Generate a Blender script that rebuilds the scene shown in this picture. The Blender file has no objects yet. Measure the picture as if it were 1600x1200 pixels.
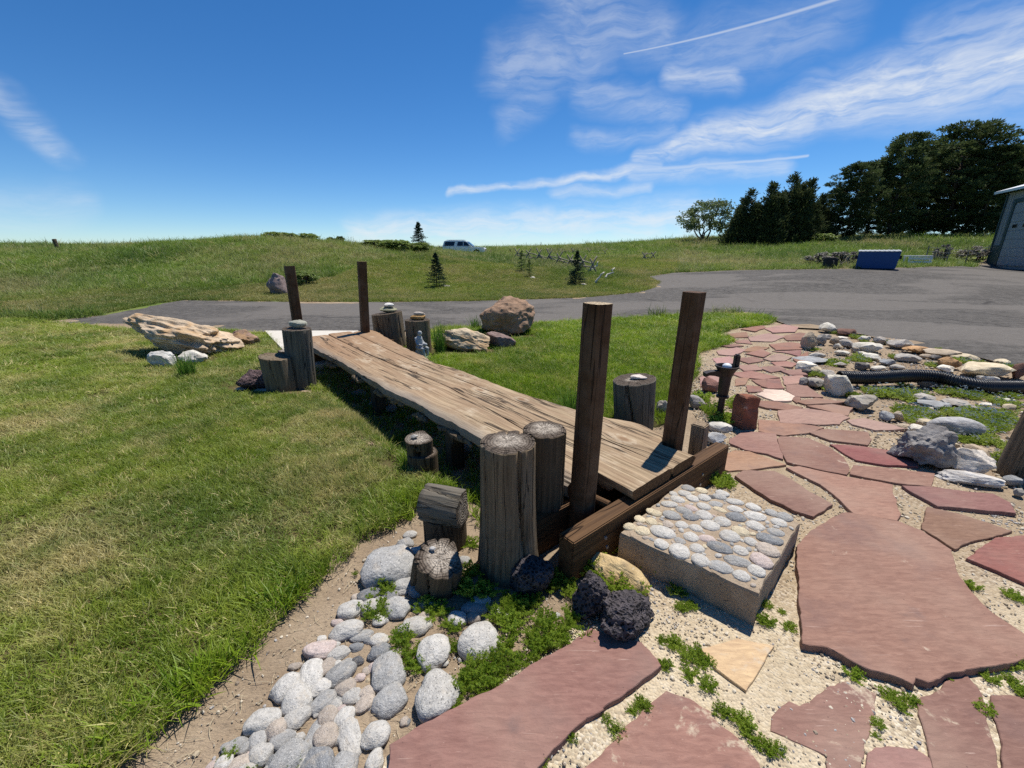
import bpy, bmesh, math, random
import numpy as np
from mathutils import Vector, Matrix, Euler, noise
from mathutils.geometry import delaunay_2d_cdt

random.seed(7)
RNG = np.random.default_rng(11)
SC = bpy.context.scene
COL = SC.collection
R = math.radians

# ------------------------------------------------------------------ camera
CAM_H, PITCH, FPX = 1.6, R(17.26), 660.0
cam_d = bpy.data.cameras.new('camera'); cam_d.sensor_width = 36.0; cam_d.lens = 36.0 * FPX / 1600.0
cam_d.clip_start = 0.05; cam_d.clip_end = 3000.0
cam = bpy.data.objects.new('camera', cam_d); COL.objects.link(cam)
cam.location = (0, 0, CAM_H); cam.rotation_euler = (R(90) - PITCH, 0, 0)
SC.camera = cam
CP, SP = math.cos(PITCH), math.sin(PITCH)

def ray(u, v):                       # survey helper: direction in the world of a sight line of the photograph
    a, s = (u - 800) / FPX, (v - 600) / FPX
    return (a, CP - s * SP, -SP - s * CP)
def G(u, v, z=0.0):                  # point at height z on that sight line
    d = ray(u, v); t = (z - CAM_H) / d[2]
    return (d[0] * t, d[1] * t, z)
def GY(u, v, Y):                     # point at distance Y on that sight line
    d = ray(u, v); t = Y / d[1]
    return (d[0] * t, Y, CAM_H + d[2] * t)
def px2m(px, p):                     # size of px pixels at point p
    return px / FPX * (p[1] * CP + (CAM_H - p[2]) * SP)

# ------------------------------------------------------------------ sun, sky, exposure
SUN_EL, SUN_AZ = R(66), R(37)        # azimuth from +Y towards +X
sun_d = bpy.data.lights.new('sun', 'SUN'); sun_d.energy = 5.0; sun_d.angle = R(0.53); sun_d.color = (1.0, 0.955, 0.88)
sun = bpy.data.objects.new('sun', sun_d); COL.objects.link(sun)
sdir = Vector((math.sin(SUN_AZ) * math.cos(SUN_EL), math.cos(SUN_AZ) * math.cos(SUN_EL), math.sin(SUN_EL)))
sun.rotation_euler = sdir.to_track_quat('Z', 'Y').to_euler(); sun.location = (20, 30, 60)
SC.view_settings.view_transform = 'Standard'; SC.view_settings.look = 'None'
SC.view_settings.exposure = 0.25; SC.view_settings.gamma = 1.0
SC.cycles.max_bounces = 4; SC.cycles.diffuse_bounces = 2; SC.cycles.transmission_bounces = 3
SC.cycles.use_adaptive_sampling = True; SC.cycles.adaptive_threshold = 0.02
SC.cycles.transparent_max_bounces = 6; SC.cycles.glossy_bounces = 2
SC.cycles.use_denoising = False

# ------------------------------------------------------------------ node helpers
def node(nt, t, ins=None, **props):
    n = nt.nodes.new(t)
    for k, v in props.items(): setattr(n, k, v)
    for k, v in (ins or {}).items():
        if v is None: continue
        if isinstance(v, bpy.types.NodeSocket): nt.links.new(v, n.inputs[k])
        else: n.inputs[k].default_value = v
    return n
def c4(c): return (c[0], c[1], c[2], 1.0)
def ramp(nt, fac, stops, interp='LINEAR'):
    n = node(nt, 'ShaderNodeValToRGB', {0: fac}); cr = n.color_ramp; cr.interpolation = interp
    while len(cr.elements) < len(stops): cr.elements.new(0.5)
    for e, (p, c) in zip(cr.elements, stops):
        e.position = p; e.color = c4(c) if not isinstance(c, (int, float)) else (c, c, c, 1)
    return n.outputs[0]
def mixc(nt, fac, a, b, blend='MIX'):
    n = node(nt, 'ShaderNodeMix', data_type='RGBA', blend_type=blend)
    for i, v in ((0, fac), (6, a), (7, b)):
        if isinstance(v, bpy.types.NodeSocket): nt.links.new(v, n.inputs[i])
        elif i == 0: n.inputs[0].default_value = v
        else: n.inputs[i].default_value = c4(v)
    return n.outputs[2]
def mth(nt, op, a, b=None, c=None, clamp=False):
    n = node(nt, 'ShaderNodeMath', {0: a, 1: b, 2: c}, operation=op); n.use_clamp = clamp
    return n.outputs[0]
def vmt(nt, op, a, b=None):
    n = node(nt, 'ShaderNodeVectorMath', {0: a, 1: b}, operation=op)
    return n.outputs[1] if op in ('LENGTH', 'DISTANCE', 'DOT_PRODUCT') else n.outputs[0]
def noi(nt, vec, scale, detail=4, rough=0.55, dist=0.0):
    return node(nt, 'ShaderNodeTexNoise', {'Vector': vec, 'Scale': scale, 'Detail': detail, 'Roughness': rough, 'Distortion': dist}).outputs[0]
def vor(nt, vec, scale, feature='F1', out=0):
    return node(nt, 'ShaderNodeTexVoronoi', {'Vector': vec, 'Scale': scale}, feature=feature).outputs[out]
def sstep(nt, x, a, b, lo=0.0, hi=1.0):
    return node(nt, 'ShaderNodeMapRange', {0: x, 1: a, 2: b, 3: lo, 4: hi}, interpolation_type='SMOOTHSTEP').outputs[0]
def mapped(nt, vec, scale=(1, 1, 1), rot=(0, 0, 0), loc=(0, 0, 0)):
    return node(nt, 'ShaderNodeMapping', {0: vec, 1: loc, 2: rot, 3: scale}).outputs[0]

# world: Nishita sky with procedural cirrus laid out by azimuth and elevation
w = bpy.data.worlds.new('World'); SC.world = w; w.use_nodes = True
nt = w.node_tree; nt.nodes.clear()
SKY_STRENGTH = 0.095
sky = node(nt, 'ShaderNodeTexSky', sky_type='NISHITA', sun_disc=False, sun_elevation=SUN_EL, sun_rotation=SUN_AZ,
           altitude=2000.0, air_density=1.0, dust_density=0.0, ozone_density=3.5)
dirv = node(nt, 'ShaderNodeTexCoord').outputs['Generated']
sx = node(nt, 'ShaderNodeSeparateXYZ', {0: dirv})
az = mth(nt, 'ARCTAN2', sx.outputs[0], sx.outputs[1]); el = mth(nt, 'ARCSINE', sx.outputs[2])
ae = node(nt, 'ShaderNodeCombineXYZ', {0: az, 1: el, 2: 0.0}).outputs[0]
def azel(u, v):
    d = Vector(ray(u, v)).normalized(); return (math.atan2(d.x, d.y), math.asin(d.z))
wv = vmt(nt, 'SUBTRACT', node(nt, 'ShaderNodeTexNoise', {'Vector': ae, 'Scale': 9.0, 'Detail': 4.0}).outputs[1], (0.5, 0.5, 0.5))
aew = vmt(nt, 'ADD', ae, vmt(nt, 'MULTIPLY', wv, (0.09, 0.05, 0.0)))
def seg(p, A, B, r0, r1):
    A = azel(*A); B = azel(*B); d = (B[0] - A[0], B[1] - A[1], 0.0); L2 = d[0] ** 2 + d[1] ** 2
    pa = vmt(nt, 'SUBTRACT', p, (A[0], A[1], 0.0))
    t = mth(nt, 'DIVIDE', vmt(nt, 'DOT_PRODUCT', pa, d), L2, clamp=True)
    tv = node(nt, 'ShaderNodeCombineXYZ', {0: t, 1: t, 2: t}).outputs[0]
    dist = vmt(nt, 'LENGTH', vmt(nt, 'SUBTRACT', pa, vmt(nt, 'MULTIPLY', tv, d)))
    rad = mth(nt, 'MULTIPLY_ADD', t, (r1 - r0) / 800.0, r0 / 800.0)
    q = mth(nt, 'DIVIDE', dist, rad)
    return sstep(nt, q, 0.0, 1.0, 1.0, 0.0)
clouds = [((1700, 66), (1330, 150), 85, 58, 1.0), ((1330, 150), (1090, 220), 54, 36, 1.0), ((1100, 218), (1005, 248), 30, 18, 1.0),
          ((1020, 262), (700, 302), 16, 9, .85), ((1000, 272), (1210, 262), 26, 26, .55),
          ((560, 358), (1090, 338), 40, 48, .8), ((870, 303), (1010, 294), 18, 16, .55),
          ((790, 105), (930, 70), 60, 75, .42), ((840, 130), (790, 195), 55, 35, .3), ((880, 0), (1030, 60), 75, 55, .42),
          ((915, 138), (1055, 180), 40, 34, .40), ((1050, 118), (1135, 124), 34, 30, .62), ((905, 214), (1050, 211), 26, 20, .36),
          ((1070, 85), (1280, 45), 60, 60, .34), ((1440, 55), (1660, 20), 35, 45, .45), 
          ((0, 148), (70, 215), 26, 26, .45), ((60, 210), (110, 250), 26, 20, .45), 
          ((-60, 335), (110, 318), 45, 35, .3)]
tot = None
for A, B, r0, r1, s in clouds:
    m = mth(nt, 'MULTIPLY', seg(aew, A, B, r0, r1), s)
    tot = m if tot is None else mth(nt, 'MAXIMUM', tot, m)
n1 = noi(nt, mapped(nt, aew, (7, 44, 1), (0, 0, R(-17))), 1.0, 5, 0.66, 0.5)
n2 = noi(nt, mapped(nt, aew, (14, 52, 1), (0, 0, R(12))), 1.0, 4, 0.65, 0.4)
nn = mth(nt, 'MULTIPLY_ADD', n2, 0.4, mth(nt, 'MULTIPLY', n1, 0.6))
wisp = sstep(nt, nn, 0.28, 0.70)
dens = mth(nt, 'MULTIPLY', tot, mth(nt, 'MULTIPLY_ADD', wisp, 1.0, 0.12))
trail = mth(nt, 'MULTIPLY', seg(ae, (975, 84), (1340, -12), 1.6, 4.0), 0.6)
streak = mth(nt, 'MULTIPLY', seg(vmt(nt, 'ADD', ae, vmt(nt, 'MULTIPLY', wv, (0.0, 0.012, 0.0))), (1000, 266), (1262, 243), 7, 3), 0.55)
dens = mth(nt, 'MAXIMUM', dens, mth(nt, 'MAXIMUM', trail, streak))
dens = mth(nt, 'MULTIPLY', dens, 0.82, clamp=True)
skyc = node(nt, 'ShaderNodeHueSaturation', {'Hue': 0.5, 'Saturation': 1.26, 'Value': 1.0, 'Color': sky.outputs[0]}).outputs[0]
skyc = mixc(nt, 1.0, skyc, (0.88, 0.99, 1.08), 'MULTIPLY')
col = mixc(nt, dens, skyc, (0.70 / SKY_STRENGTH, 0.73 / SKY_STRENGTH, 0.76 / SKY_STRENGTH))
bg = node(nt, 'ShaderNodeBackground', {0: col, 1: SKY_STRENGTH})
node(nt, 'ShaderNodeOutputWorld', {0: bg.outputs[0]})

# ------------------------------------------------------------------ object helpers
def finish(o, parent=None, label=None, cat=None, group=None, kind=None):
    if parent is not None: o.parent = parent
    if label: o['label'] = label
    if cat: o['category'] = cat
    if group: o['group'] = group
    if kind: o['kind'] = kind
    return o
def mesh(name, verts, faces, mats, smooth=False, fmat=None):
    me = bpy.data.meshes.new(name); me.from_pydata([tuple(map(float, v)) for v in verts], [], [tuple(map(int, f)) for f in faces])
    for m in (mats if isinstance(mats, (list, tuple)) else [mats]): me.materials.append(m)
    if fmat is not None: me.polygons.foreach_set('material_index', list(fmat))
    if smooth: me.polygons.foreach_set('use_smooth', [True] * len(me.polygons))
    me.update(); return me
def obj(name, me, parent=None, loc=(0, 0, 0), rot=(0, 0, 0), scale=(1, 1, 1), color=None, **kw):
    o = bpy.data.objects.new(name, me); COL.objects.link(o)
    o.location = loc; o.rotation_euler = rot; o.scale = scale
    if color: o.color = c4(color)
    return finish(o, parent, **kw)
def thing(name, label, cat, loc=(0, 0, 0), rotz=0.0, group=None):
    return obj(name, None, None, loc, (0, 0, rotz), label=label, cat=cat, group=group)
def bmesh_me(name, bm, mats, smooth=False):
    me = bpy.data.meshes.new(name); bm.to_mesh(me); bm.free()
    for m in (mats if isinstance(mats, (list, tuple)) else [mats]): me.materials.append(m)
    if smooth: me.polygons.foreach_set('use_smooth', [True] * len(me.polygons))
    return me
def box_me(name, size, mat, bevel=0.0, segs=2, centre=(0, 0, 0), jitter=0.0, seed=0):
    bm = bmesh.new(); bmesh.ops.create_cube(bm, size=1.0)
    for v in bm.verts: v.co = Vector((v.co.x * size[0] + centre[0], v.co.y * size[1] + centre[1], v.co.z * size[2] + centre[2]))
    if jitter:
        rr = random.Random(seed)
        for v in bm.verts: v.co += Vector((rr.uniform(-1, 1), rr.uniform(-1, 1), rr.uniform(-1, 1))) * jitter
    if bevel: bmesh.ops.bevel(bm, geom=list(bm.edges), offset=bevel, segments=segs, affect='EDGES')
    return bmesh_me(name, bm, mat)
def tube_data(path, radii, n=8, cap=True):
    V, F = [], []
    path = [Vector(p) for p in path]
    for i, p in enumerate(path):
        d = (path[min(i + 1, len(path) - 1)] - path[max(i - 1, 0)]).normalized()
        a = d.cross(Vector((0, 0, 1)));
        if a.length < 1e-3: a = Vector((1, 0, 0))
        a.normalize(); b = d.cross(a)
        r = radii[i] if hasattr(radii, '__len__') else radii
        for k in range(n):
            t = 2 * math.pi * k / n; V.append(p + a * (r * math.cos(t)) + b * (r * math.sin(t)))
    for i in range(len(path) - 1):
        for k in range(n):
            F.append((i * n + k, i * n + (k + 1) % n, (i + 1) * n + (k + 1) % n, (i + 1) * n + k))
    if cap:
        F.append(tuple(range(n))[::-1]); F.append(tuple(range((len(path) - 1) * n, len(path) * n)))
    return V, F
def join(*parts):
    V, F = [], []
    for v, f in parts:
        o = len(V); V += list(v); F += [tuple(i + o for i in q) for q in f]
    return V, F

# ------------------------------------------------------------------ materials
def new_mat(name, rough=0.9, spec=0.3):
    m = bpy.data.materials.new(name); m.use_nodes = True; nt = m.node_tree
    b = nt.nodes['Principled BSDF']; b.inputs['Roughness'].default_value = rough
    b.inputs['Specular IOR Level'].default_value = spec
    return m, nt, b
def setc(nt, b, col, bump=None, strength=0.5, dist=0.01):
    if isinstance(col, bpy.types.NodeSocket): nt.links.new(col, b.inputs['Base Color'])
    else: b.inputs['Base Color'].default_value = c4(col)
    if bump is not None:
        bn = node(nt, 'ShaderNodeBump', {'Height': bump, 'Strength': strength, 'Distance': dist})
        nt.links.new(bn.outputs[0], b.inputs['Normal'])
MAT = {}
def plain(name, col, rough=0.6, metal=0.0, spec=0.4):
    m, nt, b = new_mat(name, rough, spec); b.inputs['Metallic'].default_value = metal
    tc = node(nt, 'ShaderNodeTexCoord').outputs['Object']
    n = noi(nt, tc, 3.0, 5)
    setc(nt, b, mixc(nt, n, tuple(c * 0.85 for c in col), tuple(min(1, c * 1.12) for c in col)))
    MAT[name] = m; return m
def wpos(nt): return node(nt, 'ShaderNodeNewGeometry').outputs['Position']
def ocoord(nt): return node(nt, 'ShaderNodeTexCoord').outputs['Object']

# grass blades: colour drifts over the ground in patches, plus a random shade per tuft
def grass_mat(name, greens, dry, dry_lo, dry_hi, scale, rnd=0.5, trans=0.35):
    m = bpy.data.materials.new(name); m.use_nodes = True; nt = m.node_tree; nt.nodes.clear()
    p = wpos(nt); rn = node(nt, 'ShaderNodeObjectInfo').outputs['Random']
    big = noi(nt, p, scale, 4, 0.6); mid = noi(nt, p, scale * 4.5, 3, 0.6)
    g = mixc(nt, sstep(nt, mid, 0.3, 0.7), greens[0], greens[1])
    g = mixc(nt, mth(nt, 'MULTIPLY', rn, rnd), g, greens[2])
    f = mth(nt, 'MULTIPLY_ADD', rn, 0.10, mth(nt, 'MULTIPLY_ADD', mid, 0.25, mth(nt, 'MULTIPLY', big, 0.75)))
    g = mixc(nt, 1.0, g, mixc(nt, sstep(nt, noi(nt, vmt(nt, 'ADD', p, (31.0, 12.0, 0.0)), scale * 0.8, 3, 0.6), 0.35, 0.65), (0.74, 0.80, 0.8), (1.26, 1.20, 1.05)), 'MULTIPLY')
    colr = mixc(nt, sstep(nt, f, dry_lo, dry_hi), g, dry)
    straw = mth(nt, 'GREATER_THAN', rn, 0.955)
    colr = mixc(nt, straw, colr, (dry[0] * 1.35, dry[1] * 1.35, dry[2] * 1.4))
    d = node(nt, 'ShaderNodeBsdfDiffuse', {0: colr}); t = node(nt, 'ShaderNodeBsdfTranslucent', {0: colr})
    s = node(nt, 'ShaderNodeMixShader', {0: trans, 1: d.outputs[0], 2: t.outputs[0]})
    gl = node(nt, 'ShaderNodeBsdfGlossy', {0: (1, 1, 1, 1), 'Roughness': 0.5})
    s2 = node(nt, 'ShaderNodeMixShader', {0: 0.018, 1: s.outputs[0], 2: gl.outputs[0]})
    node(nt, 'ShaderNodeOutputMaterial', {0: s2.outputs[0]})
    MAT[name] = m; return m
grass_mat('lawn_blade', [(0.18, 0.25, 0.028), (0.28, 0.35, 0.050), (0.10, 0.165, 0.020)], (0.52, 0.44, 0.19), 0.50, 0.74, 0.9, trans=0.42)
grass_mat('lush_blade', [(0.17, 0.27, 0.014), (0.24, 0.34, 0.022), (0.11, 0.20, 0.012)], (0.42, 0.38, 0.12), 0.52, 0.85, 1.1, trans=0.42)
grass_mat('meadow_blade', [(0.14, 0.215, 0.030), (0.20, 0.27, 0.055), (0.10, 0.18, 0.035)], (0.33, 0.29, 0.13), 0.50, 0.75, 0.10, 0.7, 0.4)
grass_mat('dry_mown_blade', [(0.17, 0.225, 0.035), (0.22, 0.26, 0.05), (0.12, 0.185, 0.03)], (0.36, 0.31, 0.12), 0.48, 0.70, 0.16, 0.6, 0.4)
grass_mat('tall_tuft_blade', [(0.09, 0.19, 0.025), (0.13, 0.24, 0.035), (0.07, 0.16, 0.02)], (0.25, 0.26, 0.10), 0.6, 0.9, 3.0)
def leaf_mat(name, c1, c2, scale=4.0, trans=0.3, rough=0.5, spec=0.25):
    m = bpy.data.materials.new(name); m.use_nodes = True; nt = m.node_tree; nt.nodes.clear()
    n = noi(nt, wpos(nt), scale, 3); rn = node(nt, 'ShaderNodeObjectInfo').outputs['Random']
    colr = mixc(nt, sstep(nt, n, 0.3, 0.7), c1, c2)
    colr = mixc(nt, mth(nt, 'MULTIPLY', rn, 0.35), colr, tuple(x * 0.6 for x in c1))
    d = node(nt, 'ShaderNodeBsdfDiffuse', {0: colr}); t = node(nt, 'ShaderNodeBsdfTranslucent', {0: colr})
    s = node(nt, 'ShaderNodeMixShader', {0: trans, 1: d.outputs[0], 2: t.outputs[0]})
    gl = node(nt, 'ShaderNodeBsdfGlossy', {0: (1, 1, 1, 1), 'Roughness': rough})
    s2 = node(nt, 'ShaderNodeMixShader', {0: spec * 0.1, 1: s.outputs[0], 2: gl.outputs[0]})
    node(nt, 'ShaderNodeOutputMaterial', {0: s2.outputs[0]}); MAT[name] = m
leaf_mat('weed_leaf', (0.27, 0.39, 0.04), (0.42, 0.53, 0.08), 9.0, 0.48)
leaf_mat('herb_leaf', (0.32, 0.42, 0.06), (0.46, 0.53, 0.13), 5.0, 0.5)
leaf_mat('pine_needle', (0.060, 0.090, 0.032), (0.120, 0.150, 0.055), 1.1, 0.30, 0.6, 0.12)
leaf_mat('juniper_needle', (0.055, 0.078, 0.030), (0.095, 0.110, 0.042), 0.9, 0.25, 0.6, 0.1)
leaf_mat('spruce_needle', (0.035, 0.062, 0.034), (0.055, 0.088, 0.048), 2.0, 0.15, 0.6, 0.12)
leaf_mat('cottonwood_leaf', (0.13, 0.18, 0.06), (0.20, 0.235, 0.095), 0.8, 0.35, 0.5, 0.3)
leaf_mat('shrub_leaf', (0.12, 0.18, 0.045), (0.19, 0.24, 0.07), 1.2, 0.3)
leaf_mat('thicket_leaf', (0.20, 0.28, 0.06), (0.28, 0.34, 0.10), 1.2, 0.45)
leaf_mat('dead_twig', (0.20, 0.18, 0.15), (0.30, 0.27, 0.22), 3.0, 0.1)
plain('flower', (0.8, 0.8, 0.76), 0.7)

def ground_mats():
    # meadow / terrain soil
    m, nt, b = new_mat('terrain_soil', 1.0, 0.0); p = wpos(nt)
    n = noi(nt, p, 0.25, 6, 0.6); n2 = noi(nt, p, 3.0, 5, 0.65)
    c = mixc(nt, sstep(nt, n, 0.35, 0.7), (0.13, 0.18, 0.045), (0.22, 0.21, 0.08))
    c = mixc(nt, sstep(nt, n2, 0.3, 0.75), c, (0.09, 0.13, 0.035)); setc(nt, b, c, n2, 0.6, 0.1); MAT['terrain_soil'] = m
    # lawn thatch
    m, nt, b = new_mat('lawn_thatch', 1.0, 0.0); p = wpos(nt)
    n = noi(nt, p, 1.3, 5, 0.6); n2 = noi(nt, p, 45.0, 4, 0.7)
    c = mixc(nt, sstep(nt, n, 0.4, 0.7), (0.07, 0.08, 0.025), (0.20, 0.155, 0.075))
    c = mixc(nt, sstep(nt, n2, 0.35, 0.7), c, (0.075, 0.055, 0.03)); setc(nt, b, c, n2, 0.8, 0.02); MAT['lawn_thatch'] = m
    # dirt
    m, nt, b = new_mat('dirt', 1.0, 0.05); p = wpos(nt)
    n = noi(nt, p, 2.2, 6, 0.65); n2 = noi(nt, p, 60.0, 5, 0.7); n3 = noi(nt, mapped(nt, p, (40, 140, 40), (0, 0, R(40))), 1.0, 3, 0.6, 2.0)
    c = mixc(nt, sstep(nt, n, 0.3, 0.7), (0.2587, 0.1898, 0.1265), (0.3795, 0.2932, 0.2012))
    c = mixc(nt, sstep(nt, n2, 0.5, 0.72), c, (0.1725, 0.1323, 0.0978))
    c = mixc(nt, sstep(nt, n3, 0.66, 0.72, 0, 0.7), c, (0.5750, 0.4830, 0.3220))
    h = mth(nt, 'MULTIPLY_ADD', n2, 0.5, n3); setc(nt, b, c, h, 0.7, 0.012); MAT['dirt'] = m
    # sandy gravel between flagstones
    m, nt, b = new_mat('sandy_gravel', 1.0, 0.05); p = wpos(nt)
    n = noi(nt, p, 1.8, 5, 0.6); n2 = noi(nt, p, 130.0, 4, 0.7); v = vor(nt, p, 85.0, out=1); vd = vor(nt, p, 85.0)
    hv = node(nt, 'ShaderNodeSeparateColor', {0: v}).outputs[0]
    base = mixc(nt, sstep(nt, n, 0.3, 0.7), (0.4544, 0.3621, 0.2343), (0.6106, 0.5041, 0.3479))
    peb = ramp(nt, hv, [(0.0, (0.2130, 0.1633, 0.1207)), (0.3, (0.4686, 0.3763, 0.2556)), (0.6, (0.5822, 0.4899, 0.3408)), (1.0, (0.7668, 0.6816, 0.5396))])
    c = mixc(nt, sstep(nt, noi(nt, p, 1.2, 3), 0.42, 0.6, 0.25, 0.85), base, peb)
    c = mixc(nt, sstep(nt, n2, 0.6, 0.75, 0, 0.6), c, (0.2414, 0.1846, 0.1278))
    py_ = node(nt, 'ShaderNodeSeparateXYZ', {0: p}).outputs[1]; gm = sstep(nt, mth(nt, 'MULTIPLY_ADD', noi(nt, p, 2.5, 4), 0.9, py_), 1.75, 2.5, 0, 1); c = mixc(nt, 1.0, c, mixc(nt, gm, (0.96, 0.96, 0.97), (0.66, 0.62, 0.60)), 'MULTIPLY')
    h = mth(nt, 'MULTIPLY_ADD', vd, -0.8, mth(nt, 'MULTIPLY', n2, 0.5)); setc(nt, b, c, h, 0.8, 0.01); MAT['sandy_gravel'] = m
    # asphalt
    m, nt, b = new_mat('asphalt', 0.95, 0.2); p = wpos(nt)
    n = noi(nt, p, 0.35, 5, 0.6); n2 = noi(nt, p, 55.0, 4, 0.75); n4 = noi(nt, p, 9.0, 4, 0.7)
    st = noi(nt, mapped(nt, p, (0.10, 1.3, 1), (0, 0, R(-12))), 1.0, 5, 0.6, 0.6)
    c = mixc(nt, sstep(nt, n, 0.3, 0.7), (0.0875, 0.0797, 0.0706), (0.1138, 0.1036, 0.0918))
    c = mixc(nt, sstep(nt, st, 0.5, 0.72, 0, 0.45), c, (0.0547, 0.0498, 0.0442))
    c = mixc(nt, sstep(nt, n4, 0.3, 0.8, 0, 0.4), c, (0.0629, 0.0573, 0.0508))
    c = mixc(nt, sstep(nt, n2, 0.5, 0.72, 0, 0.75), c, (0.1504, 0.1369, 0.1214)); c = mixc(nt, sstep(nt, n2, 0.5, 0.3, 0, 0.75), c, (0.0290, 0.0264, 0.0234))
    sp = noi(nt, p, 17.0, 3, 0.8); c = mixc(nt, sstep(nt, sp, 0.52, 0.68, 0, 0.5), c, (0.1449, 0.1320, 0.1170)); c = mixc(nt, sstep(nt, sp, 0.48, 0.32, 0, 0.6), c, (0.0361, 0.0329, 0.0291))
    tr = noi(nt, mapped(nt, p, (0.06, 2.6, 1), (0, 0, R(14))), 1.0, 3, 0.5, 0.8); tm = sstep(nt, noi(nt, p, 0.22, 3), 0.48, 0.6); c = mixc(nt, mth(nt, 'MULTIPLY', tm, sstep(nt, mth(nt, 'ABSOLUTE', mth(nt, 'SUBTRACT', tr, 0.52)), 0.0, 0.02, 0.55, 0)), c, (0.0339, 0.0309, 0.0274))
    lg = noi(nt, p, 5.0, 5, 0.85); c = mixc(nt, sstep(nt, lg, 0.5, 0.66, 0, 0.8), c, (0.1488, 0.1355, 0.1201)); c = mixc(nt, sstep(nt, lg, 0.5, 0.34, 0, 0.8), c, (0.0405, 0.0369, 0.0326))
    wn_ = vmt(nt, 'ADD', p, vmt(nt, 'MULTIPLY', node(nt, 'ShaderNodeTexNoise', {'Vector': p, 'Scale': 1.5, 'Detail': 4.0}).outputs[1], (0.8, 0.8, 0.0)))
    ce = vor(nt, wn_, 0.22, 'DISTANCE_TO_EDGE'); cm = sstep(nt, noi(nt, p, 0.3, 2), 0.45, 0.55); c = mixc(nt, mth(nt, 'MULTIPLY', cm, sstep(nt, ce, 0.0, 0.012, 0.85, 0)), c, (0.03, 0.027, 0.025))
    bp = noi(nt, mapped(nt, p, (0.16, 0.30, 1), (0, 0, 0.3), (3, 8, 0)), 1.0, 4, 0.55, 0.5); c = mixc(nt, sstep(nt, bp, 0.47, 0.56, 0, 0.6), c, (0.1591, 0.1428, 0.1256))
    pale = sstep(nt, noi(nt, mapped(nt, p, (0.35, 2.2, 1)), 1.0, 6, 0.7), 0.66, 0.74, 0, 0.55)
    c = mixc(nt, pale, c, (0.2079, 0.1892, 0.1678)); setc(nt, b, c, n2, 0.9, 0.012); MAT['asphalt'] = m
    # concrete
    m, nt, b = new_mat('concrete', 0.95, 0.1); p = ocoord(nt)
    n = noi(nt, p, 6.0, 6, 0.65); n2 = noi(nt, p, 110.0, 4, 0.7); v = sstep(nt, noi(nt, p, 22.0, 4, 0.7), 0.62, 0.70)
    c = mixc(nt, sstep(nt, n, 0.3, 0.7), (0.3060, 0.2301, 0.1599), (0.4250, 0.3391, 0.2454)); c = mixc(nt, sstep(nt, n2, 0.5, 0.75, 0, .7), c, (0.1700, 0.1293, 0.0893))
    c = mixc(nt, mth(nt, 'MULTIPLY', v, .6), c, (0.1955, 0.1454, 0.1005)); setc(nt, b, c, mth(nt, 'MULTIPLY_ADD', v, -1.0, n2), 0.9, 0.008); MAT['concrete'] = m
    m, nt, b = new_mat('pale_concrete', 0.95, 0.1); p = wpos(nt)
    n = noi(nt, p, 3.0, 6, 0.65); n2 = noi(nt, p, 80.0, 3); setc(nt, b, mixc(nt, n, (0.46, 0.42, 0.35), (0.62, 0.58, 0.51)), n2, 0.4, 0.005); MAT['pale_concrete'] = m
ground_mats()

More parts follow.
